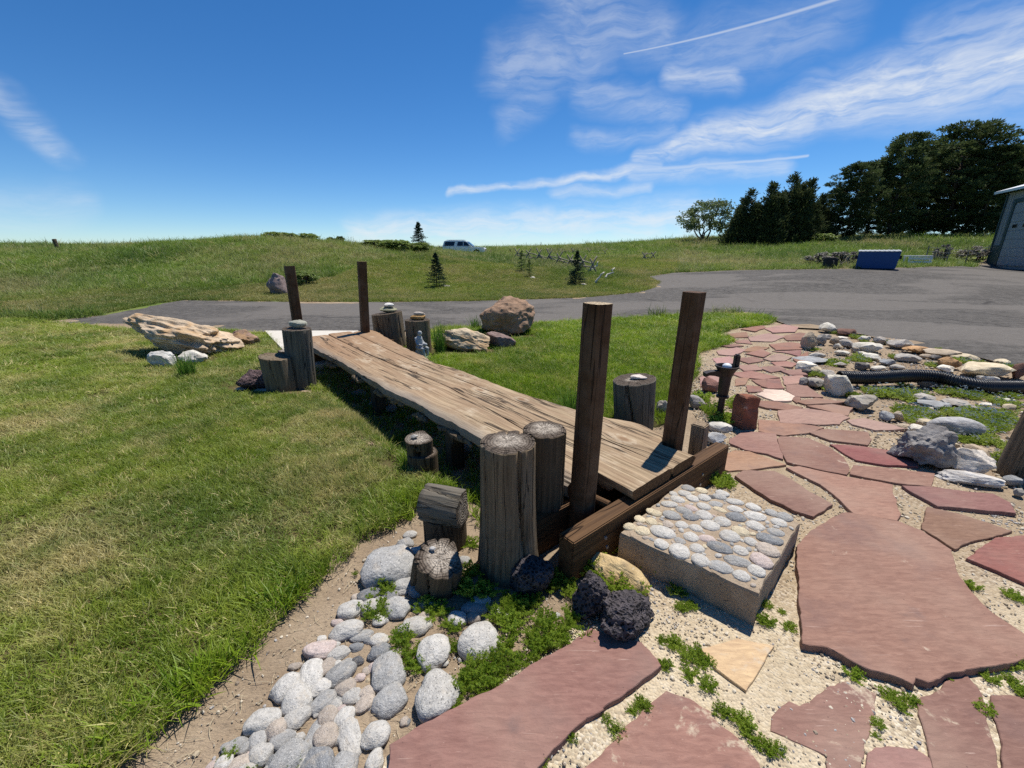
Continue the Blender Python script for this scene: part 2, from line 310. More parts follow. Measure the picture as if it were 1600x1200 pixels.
def stone_mats():
    # red sandstone flags
    m, nt, b = new_mat('red_flagstone', 0.9, 0.15); p = wpos(nt); info = node(nt, 'ShaderNodeObjectInfo')
    pr = vmt(nt, 'ADD', p, vmt(nt, 'MULTIPLY', info.outputs['Location'], (0, 0, 0)))
    n = noi(nt, pr, 2.6, 6, 0.62); n2 = noi(nt, mapped(nt, pr, (14, 55, 14), (0, 0, R(25))), 1.0, 5, 0.65, 0.5); n3 = noi(nt, pr, 75.0, 4, 0.75)
    c = mixc(nt, sstep(nt, n2, 0.25, 0.75), (0.78, 0.74, 0.74), (1.14, 1.14, 1.12)); c = mixc(nt, 1.0, info.outputs['Color'], c, 'MULTIPLY')
    c = mixc(nt, sstep(nt, n, 0.50, 0.70, 0, 0.5), c, (0.165, 0.105, 0.095))
    c = mixc(nt, sstep(nt, n3, 0.58, 0.75, 0, 0.55), c, (0.17, 0.085, 0.075))
    c = mixc(nt, sstep(nt, n3, 0.36, 0.25, 0, 0.55), c, (0.46, 0.30, 0.25))
    du = noi(nt, pr, 1.6, 4, 0.6); c = mixc(nt, sstep(nt, du, 0.4, 0.75, 0.0, 0.35), c, (0.40, 0.29, 0.22))
    bl = noi(nt, pr, 5.5, 7, 0.72, 0.4)
    c = mixc(nt, sstep(nt, bl, 0.64, 0.70, 0, 0.75), c, (0.47, 0.37, 0.28))
    pv_ = vor(nt, pr, 26.0); pm_ = sstep(nt, noi(nt, pr, 3.0, 2), 0.45, 0.6); c = mixc(nt, mth(nt, 'MULTIPLY', pm_, sstep(nt, pv_, 0.03, 0.10, 0.8, 0)), c, (0.09, 0.055, 0.05))
    scr = noi(nt, mapped(nt, pr, (5, 90, 5), (0, 0, R(32))), 1.0, 3, 0.6, 0.6); c = mixc(nt, sstep(nt, scr, 0.66, 0.72, 0, 0.5), c, (0.46, 0.33, 0.27))
    gr = noi(nt, vmt(nt, 'ADD', pr, (7.3, 2.1, 0)), 3.2, 5, 0.6)
    c = mixc(nt, sstep(nt, gr, 0.62, 0.76, 0, 0.55), c, (0.13, 0.10, 0.095))
    h = mth(nt, 'MULTIPLY_ADD', n3, 0.3, mth(nt, 'MULTIPLY_ADD', n2, 0.6, n)); setc(nt, b, c, h, 0.55, 0.012); MAT['red_flagstone'] = m
    # dusty flags, half buried in sand
    m2 = m.copy(); m2.name = 'dusty_flagstone'; nt2 = m2.node_tree; b2 = nt2.nodes['Principled BSDF']; src = b2.inputs['Base Color'].links[0].from_socket
    nb = noi(nt2, wpos(nt2), 4.2, 8, 0.72, 0.3)
    cc = mixc(nt2, sstep(nt2, nb, 0.56, 0.64, 0.0, 0.8), src, (0.50, 0.41, 0.30)); nt2.links.new(cc, b2.inputs['Base Color']); MAT['dusty_flagstone'] = m2
    # granite cobble: tint from the object colour, dark and light crystals
    m, nt, b = new_mat('granite', 0.75, 0.3); p = ocoord(nt); info = node(nt, 'ShaderNodeObjectInfo')
    off = vmt(nt, 'ADD', p, vmt(nt, 'MULTIPLY', info.outputs['Location'], (13.0, 17.0, 5.0)))
    n = noi(nt, off, 2.2, 4, 0.6); n2 = noi(nt, off, 11.0, 3, 0.7); n3 = noi(nt, off, 15.0, 2, 0.6); bn = noi(nt, mapped(nt, off, (.8, 5, 2), (0.3, 0.2, 0.5)), 1.0, 4, 0.6, .5)
    c = mixc(nt, sstep(nt, n, 0.3, 0.7), (0.82, 0.82, 0.82), (1.1, 1.1, 1.1)); c = mixc(nt, 1.0, info.outputs['Color'], c, 'MULTIPLY')
    c = mixc(nt, sstep(nt, bn, 0.55, 0.75, 0, 0.3), c, (0.24, 0.23, 0.22))
    c = mixc(nt, sstep(nt, n2, 0.57, 0.64, 0, 0.8), c, (0.075, 0.073, 0.07)); c = mixc(nt, sstep(nt, n3, 0.58, 0.66, 0, 0.55), c, (0.70, 0.67, 0.62))
    dust = mth(nt, 'MULTIPLY', sstep(nt, noi(nt, off, 1.3, 5, .6), .5, .75), .45); c = mixc(nt, dust, c, (0.46, 0.38, 0.28))
    setc(nt, b, c, mth(nt, 'MULTIPLY_ADD', n2, 0.3, n), 0.4, 0.05); MAT['granite'] = m
    # rough field rock
    m, nt, b = new_mat('field_rock', 0.92, 0.15); p = ocoord(nt); info = node(nt, 'ShaderNodeObjectInfo')
    off = vmt(nt, 'ADD', p, vmt(nt, 'MULTIPLY', info.outputs['Location'], (3.0, 7.0, 5.0)))
    n = noi(nt, off, 7.0, 7, 0.65); n2 = noi(nt, off, 55.0, 4, 0.7); lay = noi(nt, mapped(nt, off, (4, 4, 40), (0.35, 0.2, 0)), 1.0, 4, 0.6, .8)
    c = mixc(nt, sstep(nt, n, 0.25, 0.75), (0.62, 0.60, 0.58), (1.2, 1.2, 1.2)); c = mixc(nt, 1.0, info.outputs['Color'], c, 'MULTIPLY')
    c = mixc(nt, sstep(nt, lay, 0.55, 0.72, 0, 0.4), c, (0.22, 0.17, 0.13)); c = mixc(nt, sstep(nt, n2, 0.6, 0.75, 0, 0.6), c, (0.12, 0.105, 0.09))
    lich = sstep(nt, noi(nt, vmt(nt, 'ADD', off, (4.4, 9.1, 1.3)), 9.0, 6, 0.7), 0.62, 0.70, 0, 0.5); c = mixc(nt, lich, c, (0.60, 0.55, 0.46))
    h = mth(nt, 'MULTIPLY_ADD', lay, 0.6, mth(nt, 'MULTIPLY_ADD', n2, 0.35, n)); setc(nt, b, c, h, 0.9, 0.02); MAT['field_rock'] = m
    # layered ochre sandstone
    m3 = m.copy(); m3.name = 'ochre_sandstone'; nt3 = m3.node_tree; b3 = nt3.nodes['Principled BSDF']; src = b3.inputs['Base Color'].links[0].from_socket
    q = noi(nt3, ocoord(nt3), 3.5, 6, 0.65); cc = mixc(nt3, sstep(nt3, q, 0.46, 0.66, 0, 0.7), src, (0.44, 0.27, 0.125)); nt3.links.new(cc, b3.inputs['Base Color']); MAT['ochre_sandstone'] = m3
    # lava
    m, nt, b = new_mat('lava_rock', 0.9, 0.3); p = ocoord(nt); v = vor(nt, p, 60.0); v2 = vor(nt, p, 130.0); n = noi(nt, p, 18.0, 5, 0.65)
    info = node(nt, 'ShaderNodeObjectInfo')
    c = mixc(nt, 1.0, info.outputs['Color'], mixc(nt, sstep(nt, n, 0.3, 0.75), (0.65, 0.65, 0.65), (1.5, 1.45, 1.45)), 'MULTIPLY')
    pit = sstep(nt, v, 0.22, 0.45, 0, 1); c = mixc(nt, pit, (0.012, 0.010, 0.011), c)
    h = mth(nt, 'MULTIPLY_ADD', v2, 0.3, mth(nt, 'MULTIPLY_ADD', pit, 0.8, mth(nt, 'MULTIPLY', n, 0.6))); setc(nt, b, c, h, 1.0, 0.02); MAT['lava_rock'] = m
stone_mats()

def wood_mats():
    def wood(name, c1, c2, crack, sc=(60, 60, 2.0), crk=(18, 18, 0.5), cw=0.018, rough=0.9, gray=None, bumpd=0.008):
        m, nt, b = new_mat(name, rough, 0.2); p = ocoord(nt); info = node(nt, 'ShaderNodeObjectInfo')
        rn = node(nt, 'ShaderNodeCombineXYZ', {0: info.outputs['Random'], 1: info.outputs['Random'], 2: 0.0}).outputs[0]
        off = vmt(nt, 'ADD', p, vmt(nt, 'MULTIPLY', rn, (9.0, 5.0, 0.0)))
        g = noi(nt, mapped(nt, off, sc), 1.0, 6, 0.68, 0.15); big = noi(nt, off, 5.0, 5, 0.6)
        k = noi(nt, mapped(nt, off, crk), 1.0, 3, 0.5, 0.3); kk = mth(nt, 'ABSOLUTE', mth(nt, 'SUBTRACT', k, 0.5))
        cr = sstep(nt, kk, 0.0, cw, 1.0, 0.0)
        cr = mth(nt, 'MULTIPLY', cr, sstep(nt, noi(nt, mapped(nt, off, (3, 3, 1.2), (0, 0, 0), (5, 3, 2)), 1.0, 2), 0.42, 0.6))
        c = mixc(nt, sstep(nt, g, 0.28, 0.72), c1, c2)
        if gray: c = mixc(nt, sstep(nt, big, 0.40, 0.65), c, gray)
        c = mixc(nt, sstep(nt, g, 0.36, 0.28, 0, 0.6), c, tuple(x * 0.35 for x in c1)); c = mixc(nt, mth(nt, 'MULTIPLY', cr, 0.9), c, crack)
        h = mth(nt, 'MULTIPLY_ADD', cr, -1.6, g); setc(nt, b, c, h, 0.85, bumpd); MAT[name] = m
        return m, nt, b
    wood('grey_wood', (0.0850, 0.0589, 0.0360), (0.2250, 0.1662, 0.1040), (0.0120, 0.0085, 0.0056), gray=(0.1650, 0.1311, 0.0896))
    wood('blue_grey_wood', (0.0750, 0.0646, 0.0512), (0.2000, 0.1710, 0.1320), (0.0120, 0.0104, 0.0080), gray=(0.1250, 0.1140, 0.0920))
    wood('dark_wood', (0.0550, 0.0399, 0.0256), (0.1300, 0.0950, 0.0608), (0.0090, 0.0066, 0.0048), gray=(0.0950, 0.0722, 0.0480))
    wood('stained_post', (0.0500, 0.0247, 0.0112), (0.1050, 0.0513, 0.0224), (0.0100, 0.0057, 0.0032), sc=(45, 45, 1.3), crk=(9, 9, 0.35), cw=0.008, rough=0.75, gray=(0.115, 0.070, 0.042))
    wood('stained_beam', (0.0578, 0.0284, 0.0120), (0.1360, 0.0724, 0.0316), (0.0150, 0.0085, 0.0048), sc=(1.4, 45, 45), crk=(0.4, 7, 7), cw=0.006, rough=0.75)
    wood('timber', (0.17, 0.12, 0.075), (0.33, 0.25, 0.165), (0.03, 0.02, 0.014))
    wood('bark', (0.06, 0.045, 0.035), (0.13, 0.10, 0.08), (0.015, 0.012, 0.01), sc=(12, 12, 3))
    wood('rail_wood', (0.17, 0.145, 0.11), (0.36, 0.31, 0.24), (0.04, 0.035, 0.03), sc=(20, 20, 20))
    # end grain
    for name, c1, c2, cen in (('end_grain', (0.062, 0.046, 0.034), (0.145, 0.115, 0.09), (0.46, 0.40, 0.33)), ('pale_end', (0.30, 0.21, 0.12), (0.46, 0.35, 0.22), (0.55, 0.44, 0.30))):
        m, nt, b = new_mat(name, 0.92, 0.15); p = ocoord(nt); s = node(nt, 'ShaderNodeSeparateXYZ', {0: p})
        wn = noi(nt, p, 7.0, 4, 0.6); fine = noi(nt, p, 90.0, 4, 0.7)
        r = mth(nt, 'SQRT', mth(nt, 'ADD', mth(nt, 'MULTIPLY', s.outputs[0], s.outputs[0]), mth(nt, 'MULTIPLY', s.outputs[1], s.outputs[1])))
        rw = mth(nt, 'MULTIPLY_ADD', wn, 0.05, r)
        ring = mth(nt, 'SINE', mth(nt, 'MULTIPLY', rw, 420.0)); an = mth(nt, 'ARCTAN2', s.outputs[1], s.outputs[0])
        ca = node(nt, 'ShaderNodeCombineXYZ', {0: mth(nt, 'MULTIPLY', an, 3.0), 1: mth(nt, 'MULTIPLY', r, 2.5), 2: 0.0}).outputs[0]
        k = noi(nt, ca, 1.6, 3, 0.6, 0.2); cr = sstep(nt, mth(nt, 'ABSOLUTE', mth(nt, 'SUBTRACT', k, 0.5)), 0.0, 0.022, 1, 0)
        c = mixc(nt, sstep(nt, ring, -0.8, 0.9), c1, c2); c = mixc(nt, sstep(nt, fine, 0.45, 0.7, 0, .6), c, tuple(x * .5 for x in c1))
        patch = sstep(nt, mth(nt, 'MULTIPLY_ADD', wn, 0.16, r), 0.19, 0.11)
        c = mixc(nt, mth(nt, 'MULTIPLY', patch, sstep(nt, fine, 0.3, 0.6)), c, cen); c = mixc(nt, mth(nt, 'MULTIPLY', cr, .85), c, (0.02, 0.016, 0.012))
        setc(nt, b, c, mth(nt, 'MULTIPLY_ADD', cr, -1.5, mth(nt, 'MULTIPLY_ADD', ring, .3, fine)), 0.8, 0.005); MAT[name] = m
    # deck: grain along local x, bent round the knots
    m, nt, b = new_mat('deck_wood', 0.88, 0.2); p = ocoord(nt)
    knots = KNOTS
    s = node(nt, 'ShaderNodeSeparateXYZ', {0: p}); bend = None; kcol = None; ringh = None
    for (kx, ky, kr) in knots:
        q = vmt(nt, 'MULTIPLY', vmt(nt, 'SUBTRACT', p, (kx, ky, 0)), (0.55, 1.0, 0.0)); d = vmt(nt, 'LENGTH', q)
        dn = mth(nt, 'DIVIDE', d, kr); g = sstep(nt, dn, 0.3, 3.6, 1, 0)
        sg = mth(nt, 'MULTIPLY', g, mth(nt, 'MULTIPLY', mth(nt, 'SUBTRACT', s.outputs[1], ky), -0.75)); bend = sg if bend is None else mth(nt, 'ADD', bend, sg)
        core = sstep(nt, dn, 0.35, 0.75, 1, 0); kcol = core if kcol is None else mth(nt, 'MAXIMUM', kcol, core)
        rg = mth(nt, 'MULTIPLY', sstep(nt, dn, 0.7, 1.0, 0, 1), sstep(nt, dn, 1.15, 1.9, 1, 0)); ringh = rg if ringh is None else mth(nt, 'MAXIMUM', ringh, rg)
    pv = node(nt, 'ShaderNodeCombineXYZ', {0: s.outputs[0], 1: mth(nt, 'ADD', s.outputs[1], bend), 2: s.outputs[2]}).outputs[0]
    wob = noi(nt, mapped(nt, pv, (0.8, 2, 1)), 1.0, 3); pv = vmt(nt, 'ADD', pv, node(nt, 'ShaderNodeCombineXYZ', {0: 0.0, 1: mth(nt, 'MULTIPLY', wob, 0.12), 2: 0.0}).outputs[0])
    g = noi(nt, mapped(nt, pv, (1.6, 48, 20)), 1.0, 7, 0.66, 0.1); g2 = noi(nt, mapped(nt, pv, (0.7, 13, 10)), 1.0, 5, 0.6); big = noi(nt, p, 1.6, 6, 0.65)
    k = noi(nt, mapped(nt, pv, (0.45, 7.5, 5), (0, 0, 0), (3, 1, 0)), 1.0, 4, 0.6); cr = sstep(nt, mth(nt, 'ABSOLUTE', mth(nt, 'SUBTRACT', k, 0.5)), 0, 0.026, 1, 0)
    cr = mth(nt, 'MULTIPLY', cr, sstep(nt, noi(nt, mapped(nt, p, (1.1, 3, 1), (0, 0, 0), (2, 7, 0)), 1.0, 2), 0.46, 0.52))
    c = mixc(nt, sstep(nt, g, 0.26, 0.74), (0.115, 0.072, 0.040), (0.48, 0.365, 0.23))
    c = mixc(nt, sstep(nt, g2, 0.35, 0.7, 0, 0.5), c, (0.30, 0.20, 0.125))
    red = sstep(nt, mth(nt, 'MULTIPLY_ADD', big, 2.2, mth(nt, 'MULTIPLY', s.outputs[0], 0.35)), 1.55, 2.9, 0, 0.65); c = mixc(nt, red, c, (0.27, 0.155, 0.085))
    c = mixc(nt, sstep(nt, noi(nt, p, 2.2, 5, 0.65), 0.45, 0.7, 0, 0.55), c, (0.27, 0.18, 0.11)); c = mixc(nt, sstep(nt, noi(nt, mapped(nt, p, (2.5, 6, 4), (0, 0, 0), (9, 4, 0)), 1.0, 7, 0.7), 0.52, 0.72, 0, 0.5), c, (0.58, 0.49, 0.36))
    edge = sstep(nt, mth(nt, 'MULTIPLY_ADD', big, 0.25, s.outputs[1]), 0.60, 0.74, 0, 0.8); c = mixc(nt, edge, c, mixc(nt, g, (0.075, 0.062, 0.05), (0.33, 0.285, 0.235)))
    c = mixc(nt, mth(nt, 'MULTIPLY', ringh, mth(nt, 'MULTIPLY', sstep(nt, noi(nt, p, 25.0, 4, .7), .35, .6), .6)), c, (0.48, 0.40, 0.29)); c = mixc(nt, mth(nt, 'MULTIPLY', kcol, 0.85), c, (0.21, 0.125, 0.07))
    c = mixc(nt, mth(nt, 'MULTIPLY', cr, 0.92), c, (0.022, 0.015, 0.010))
    h = mth(nt, 'MULTIPLY_ADD', cr, -1.8, mth(nt, 'MULTIPLY_ADD', g2, 0.6, g)); setc(nt, b, c, h, 0.7, 0.007); MAT['deck_wood'] = m

plain('iron', (0.055, 0.045, 0.042), 0.55, 0.6); plain('rust', (0.10, 0.05, 0.03), 0.8, 0.3); plain('galvanised', (0.45, 0.45, 0.45), 0.45, 0.8)
plain('black_plastic', (0.012, 0.012, 0.013), 0.38, 0.0, 0.5); plain('white_enamel', (0.75, 0.76, 0.76), 0.25)
plain('car_white', (0.80, 0.78, 0.76), 0.3, 0.0, 0.5); plain('car_glass', (0.012, 0.015, 0.018), 0.06, 0.0, 0.8); plain('rubber', (0.015, 0.015, 0.016), 0.85)
plain('chrome', (0.6, 0.6, 0.62), 0.2, 0.9); plain('lamp_glass', (0.6, 0.6, 0.58), 0.1); plain('dumpster_blue', (0.010, 0.060, 0.20), 0.6); plain('lid_grey', (0.30, 0.32, 0.34), 0.7)
plain('siding_grey', (0.25, 0.26, 0.27), 0.6); plain('trim_green', (0.018, 0.050, 0.055), 0.55); plain('roof_white', (0.70, 0.71, 0.72), 0.5); plain('door_grey', (0.27, 0.28, 0.30), 0.55)
plain('white_paint', (0.72, 0.71, 0.67), 0.75); plain('statue_stone', (0.36, 0.37, 0.37), 0.9); plain('char', (0.022, 0.020, 0.019), 0.9)
# ------------------------------------------------------------------ survey of the terrain
CTRL = [(0, 470, 14.9), (-200, 470, 14.9), (0, 440, 20), (150, 440, 20), (0, 387, 52), (-300, 385, 52), (100, 388.5, 52), (200, 391, 47), (270, 384, 36), (350, 375.5, 30), (420, 376, 30),
        (480, 378, 31), (530, 382, 33), (600, 389, 33), (300, 430, 20), (450, 440, 19), (450, 410, 23.5), (200, 425, 22), (600, 430, 22), (683, 450, 19.6), (650, 400, 31),
        (650, 391, 42), (690, 394, 44), (725, 399, 46), (765, 402, 44), (725, 401.5, 58), (660, 396, 60), (790, 389, 105), (850, 388, 120), (930, 387, 110), (1000, 383, 82), (1050, 378, 62), (1100, 375.5, 56),
        (1200, 375, 52), (1300, 375, 48), (1550, 375, 42), (1750, 375, 42), (820, 420, 26), (880, 430, 23.5), (900, 445, 20.6), (950, 430, 24), (1000, 410, 34), (940, 402, 45), (850, 400, 50),
        (1022, 450, 19.6), (1050, 427, 26), (1130, 424, 25.5), (1250, 422, 24.5), (1370, 420.5, 24), (1480, 417, 26), (1535, 416, 31), (1700, 416, 29), (1300, 445, 18.2), (1500, 445, 18.2), (1150, 400, 37), (1350, 398, 33), (1480, 396, 35)]
cp = [GY(*c) for c in CTRL]
for x in range(-36, 37, 6):
    for y in (-12, -4, 1, 6, 10.5, 14): cp.append((x, y, 0.0))
for x in (-60, 60):
    for y in (-10, 5): cp.append((x, y, 0.0))
for a in range(-100, 101, 20):
    for rr, z in ((230, 1.0), (420, -2.0)): cp.append((rr * math.sin(R(a)), rr * math.cos(R(a)), z))
for x in (-8, -16): cp.append((x, 46, 1.7))
cp = np.array(cp); MQ = 3.0
def phi(d2): return np.sqrt(d2 + MQ * MQ)
D2 = ((cp[:, None, :2] - cp[None, :, :2]) ** 2).sum(-1)
N0 = len(cp); A = np.zeros((N0 + 3, N0 + 3)); A[:N0, :N0] = phi(D2) - 0.01 * np.eye(N0); A[:N0, N0] = 1; A[:N0, N0 + 1:] = cp[:, :2]; A[N0, :N0] = 1; A[N0 + 1:, :N0] = cp[:, :2].T
WGT = np.linalg.solve(A, np.concatenate([cp[:, 2], [0, 0, 0]]))
BR_O = (0.84, 2.497); BR_E1 = (-0.6446, 0.7645); BR_E2 = (-0.7645, -0.6446)
def T(x, y):
    x = np.atleast_1d(np.asarray(x, float)); y = np.atleast_1d(np.asarray(y, float)); out = np.empty(len(x))
    for i in range(0, len(x), 20000):
        xx, yy = x[i:i + 20000], y[i:i + 20000]
        d2 = (xx[:, None] - cp[None, :, 0]) ** 2 + (yy[:, None] - cp[None, :, 1]) ** 2
        out[i:i + 20000] = phi(d2) @ WGT[:N0] + WGT[N0] + WGT[N0 + 1] * xx + WGT[N0 + 2] * yy
    r = np.clip((y - 9.5) / 5.0, 0, 1); r = np.maximum(r, np.clip((np.abs(x) - 18) / 8.0, 0, 1)); r = r * r * (3 - 2 * r)
    out *= r
    d = ((x + 0.9) / 2.3) ** 2 + ((y - 4.3) / 1.0) ** 2                 # hollow under the bridge
    la = (x - BR_O[0]) * BR_E1[0] + (y - BR_O[1]) * BR_E1[1]; lb = (x - BR_O[0]) * BR_E2[0] + (y - BR_O[1]) * BR_E2[1]
    out -= 0.24 * np.clip(1 - ((la - 2.6) / 2.5) ** 2, 0, 1) * np.clip(1 - (np.abs(lb - 0.2) / 0.75) ** 3, 0, 1)
    return out
def t1(x, y): return float(T(x, y)[0])
def GT(u, v, tmax=200.0):            # where a sight line meets the terrain
    d = np.array(ray(u, v)); ts = np.geomspace(1.0, tmax, 1500); P = d[None] * ts[:, None]; P[:, 2] += CAM_H
    g = P[:, 2] - T(P[:, 0], P[:, 1]); k = np.argmax(g < 0)
    if g[k] >= 0: k = len(ts) - 1
    return (P[k, 0], P[k, 1], P[k, 2])

def densify(poly, step, jit=0.0, seed=0, closed=True, fine=1.0):
    rr = random.Random(seed); out = []; n = len(poly)
    for i in range(n if closed else n - 1):
        a, b = Vector(poly[i][:2]), Vector(poly[(i + 1) % n][:2]); L = (b - a).length; k = max(1, int(L / step)); nrm = Vector((-(b - a).y, (b - a).x)).normalized() if L else Vector((0, 0))
        for j in range(k):
            p = a.lerp(b, j / k)
            if jit: p = p + nrm * (rr.uniform(-1, 1) * jit * (0.35 if j == 0 else 1.0) * fine) + nrm * ((noise.noise(Vector((p.x * 6, p.y * 6, seed))) * 1.5 + noise.noise(Vector((p.x * 19, p.y * 19, seed))) * 0.9) * jit)
            out.append((p.x, p.y))
    return out
def inside(poly, pts):
    poly = np.asarray(poly, float)[:, :2]; x, y = pts[:, 0], pts[:, 1]; res = np.zeros(len(pts), bool); j = len(poly) - 1
    for i in range(len(poly)):
        xi, yi = poly[i]; xj, yj = poly[j]; c = ((yi > y) != (yj > y)); xs = (xj - xi) * (y - yi) / (yj - yi + 1e-12) + xi; res ^= c & (x < xs); j = i
    return res
def sheet(name, poly, step, zfun, mat, edge_drop=0.0, bump=0.0, kind='structure', label=None, cat=None):
    pb = np.array(poly); mn, mx = pb.min(0), pb.max(0)
    gx, gy = np.meshgrid(np.arange(mn[0], mx[0], step), np.arange(mn[1], mx[1], step)); g = np.stack([gx.ravel(), gy.ravel()], 1); g = g + RNG.uniform(-0.2, 0.2, g.shape) * step; g = g[inside(poly, g)]
    # keep clear of the border
    keep = np.ones(len(g), bool)
    for i in range(0, len(pb)):
        keep &= ((g - pb[i]) ** 2).sum(1) > (0.35 * step) ** 2 if step > 0.15 else True
    g = g[keep]; n = len(pb)
    vs = [Vector(p) for p in pb] + [Vector(p) for p in g]
    r = delaunay_2d_cdt(vs, [], [list(range(n))], 1, 1e-5)
    V2 = np.array([(v.x, v.y) for v in r[0]]); F = r[2]; z = zfun(V2[:, 0], V2[:, 1])
    if edge_drop:
        isb = np.array([any(o < n for o in ids) if ids else False for ids in r[3]]); z = z - edge_drop * isb
    if bump:
        z = z + bump * np.array([noise.noise(Vector((p[0] * 3.1, p[1] * 3.1, 0.3))) for p in V2])
    V = np.column_stack([V2, z]); me = mesh(name, V, F, mat, True)
    for p in me.polygons:
        if p.normal.z < 0: p.flip()
    return obj(name, me, kind=kind, label=label, cat=cat)

# ------------------------------------------------------------------ ground sheets
n = 300; s = np.linspace(-1, 1, n); cs = 700 * np.sinh(6.2 * s) / math.sinh(6.2)
X, Y = np.meshgrid(cs, cs); Xf, Yf = X.ravel(), Y.ravel(); Z = T(Xf, Yf)
near = (np.abs(Xf) < 24) & (Yf < 11.3) & (Yf > -8); Z = Z - np.where(near, 0.09, 0.0)
idx = np.arange(n * n).reshape(n, n); F = np.stack([idx[:-1, :-1], idx[:-1, 1:], idx[1:, 1:], idx[1:, :-1]], -1).reshape(-1, 4)
obj('terrain', mesh('terrain', np.column_stack([Xf, Yf, Z]), F, MAT['terrain_soil'], True), kind='structure', label='rolling green prairie ground reaching the horizon')

def gp(lst, z=0.0): return [G(u, v, z)[:2] for u, v in lst]
LAWN_L = gp([(180, 1200), (235, 1152), (290, 1108), (345, 1062), (372, 1022), (400, 1000), (440, 958), (470, 935), (505, 897), (540, 870), (575, 838), (610, 818), (652, 786), (690, 766), (702, 745), (665, 712), (632, 690), (590, 655), (540, 614), (505, 590), (480, 604), (470, 575), (415, 521), (340, 516), (250, 516), (170, 512), (100, 506), (40, 500)])
LAWN_L += [(-24, 11.6), (-24, -3), (-1.9, -3), (-1.75, 0.0), (-1.5, 0.7)]
LAWN_R = gp([(640, 548), (628, 535), (690, 512), (760, 513), (830, 507), (950, 499), (1050, 494), (1150, 491), (1195, 494), (1212, 500), (1192, 508), (1143, 513), (1122, 522), (1148, 533), (1128, 540), (1090, 551), (1087, 580), (1075, 600), (1062, 640), (1040, 655), (985, 690), (900, 668), (780, 628), (700, 590)])
LAWN_L = densify(LAWN_L[:22], 0.10, 0.03, 3, False) + LAWN_L[21:]; LAWN_R = densify(LAWN_R, 0.15, 0.025, 5)
sheet('garden_bed', [(-3.2, -3), (14, -3), (14, 10.9), (-3.2, 10.9)], 0.22, lambda x, y: T(x, y) - 0.04, MAT['dirt'], bump=0.012)
lz = lambda x, y: T(x, y) + 0.0
sheet('lawn_beside_bridge', LAWN_L, 0.30, lz, MAT['lawn_thatch'], edge_drop=0.06, label='mown lawn ground left of the plank bridge')
sheet('lawn_behind_bridge', LAWN_R, 0.25, lz, MAT['lawn_thatch'], edge_drop=0.05, label='mown lawn ground behind the plank bridge')
road = [G(u, v)[:2] for u, v in [(830, 504), (700, 511), (600, 518), (480, 521), (400, 518), (330, 515), (250, 515), (170, 514), (120, 509), (60, 505)]]
road += [GT(u, v)[:2] for u, v in [(100, 500), (150, 494), (200, 483), (250, 474), (290, 469), (420, 471.5), (520, 472), (700, 471), (800, 469), (900, 466), (960, 461), (1000, 457), (1022, 450), (1030, 441), (1012, 433.5), (1050, 427), (1130, 424), (1250, 422), (1340, 421), (1420, 419.5), (1480, 417.5)]]
road += [(36.5, 33.5), (44, 26), (44, 8), (20, 3.2)]
road += [G(u, v)[:2] for u, v in [(1700, 605), (1600, 572), (1540, 560), (1480, 546), (1420, 541), (1370, 527), (1330, 517), (1290, 513), (1240, 511), (1212, 500), (1195, 493), (1150, 490), (1050, 493), (950, 498)]]
ROAD = densify(road, 0.25, 0.05, 8)
sheet('driveway', ROAD, 0.7, lambda x, y: T(x, y) + 0.006 + 0.035 * np.clip((y - 13) / 8, 0, 1), MAT['asphalt'], edge_drop=0.012, label='worn grey asphalt driveway curving past the lawn')
# pale gravel verge along the asphalt
def outset(poly, d, seed):
    out = []; n = len(poly)
    for i in range(n):
        a, b = Vector(poly[i - 3]), Vector(poly[(i + 3) % n]); t = (b - a).normalized(); nr = Vector((t.y, -t.x)); q = d * (.35 + 1.1 * max(0, noise.noise(Vector((poly[i][0] * .9, poly[i][1] * .9, seed))) + .35))
        out.append((poly[i][0] + nr.x * q * SGN, poly[i][1] + nr.y * q * SGN))
    return out
area_ = sum(ROAD[i][0] * ROAD[(i + 1) % len(ROAD)][1] - ROAD[(i + 1) % len(ROAD)][0] * ROAD[i][1] for i in range(len(ROAD))); SGN = 1 if area_ > 0 else -1
VERGE = outset(ROAD[::2], 0.22, 3.0); VERGE = [v if (v[1] > 12.2 or v[0] < -6) else r_ for v, r_ in zip(VERGE, ROAD[::2])]
try: sheet('gravel_verge', VERGE, 0.8, lambda x, y: T(x, y) + 0.0015 + 0.030 * np.clip((y - 13) / 8, 0, 1), MAT['dirt'], edge_drop=0.01, label='pale gravel verge edging the driveway')
except Exception as e: print('verge', e)
# concrete landing at the far end of the bridge
lp = [G(u, v)[:2] for u, v in [(414, 519), (560, 519), (575, 560), (470, 578)]]
V = [(x, y, 0.035) for x, y in lp] + [(x, y, -0.1) for x, y in lp]
obj('concrete_landing', mesh('concrete_landing', V, [(3, 2, 1, 0), (0, 1, 5, 4), (1, 2, 6, 5), (2, 3, 7, 6), (3, 0, 4, 7)], MAT['pale_concrete']), kind='structure', label='pale concrete landing at the far end of the bridge')

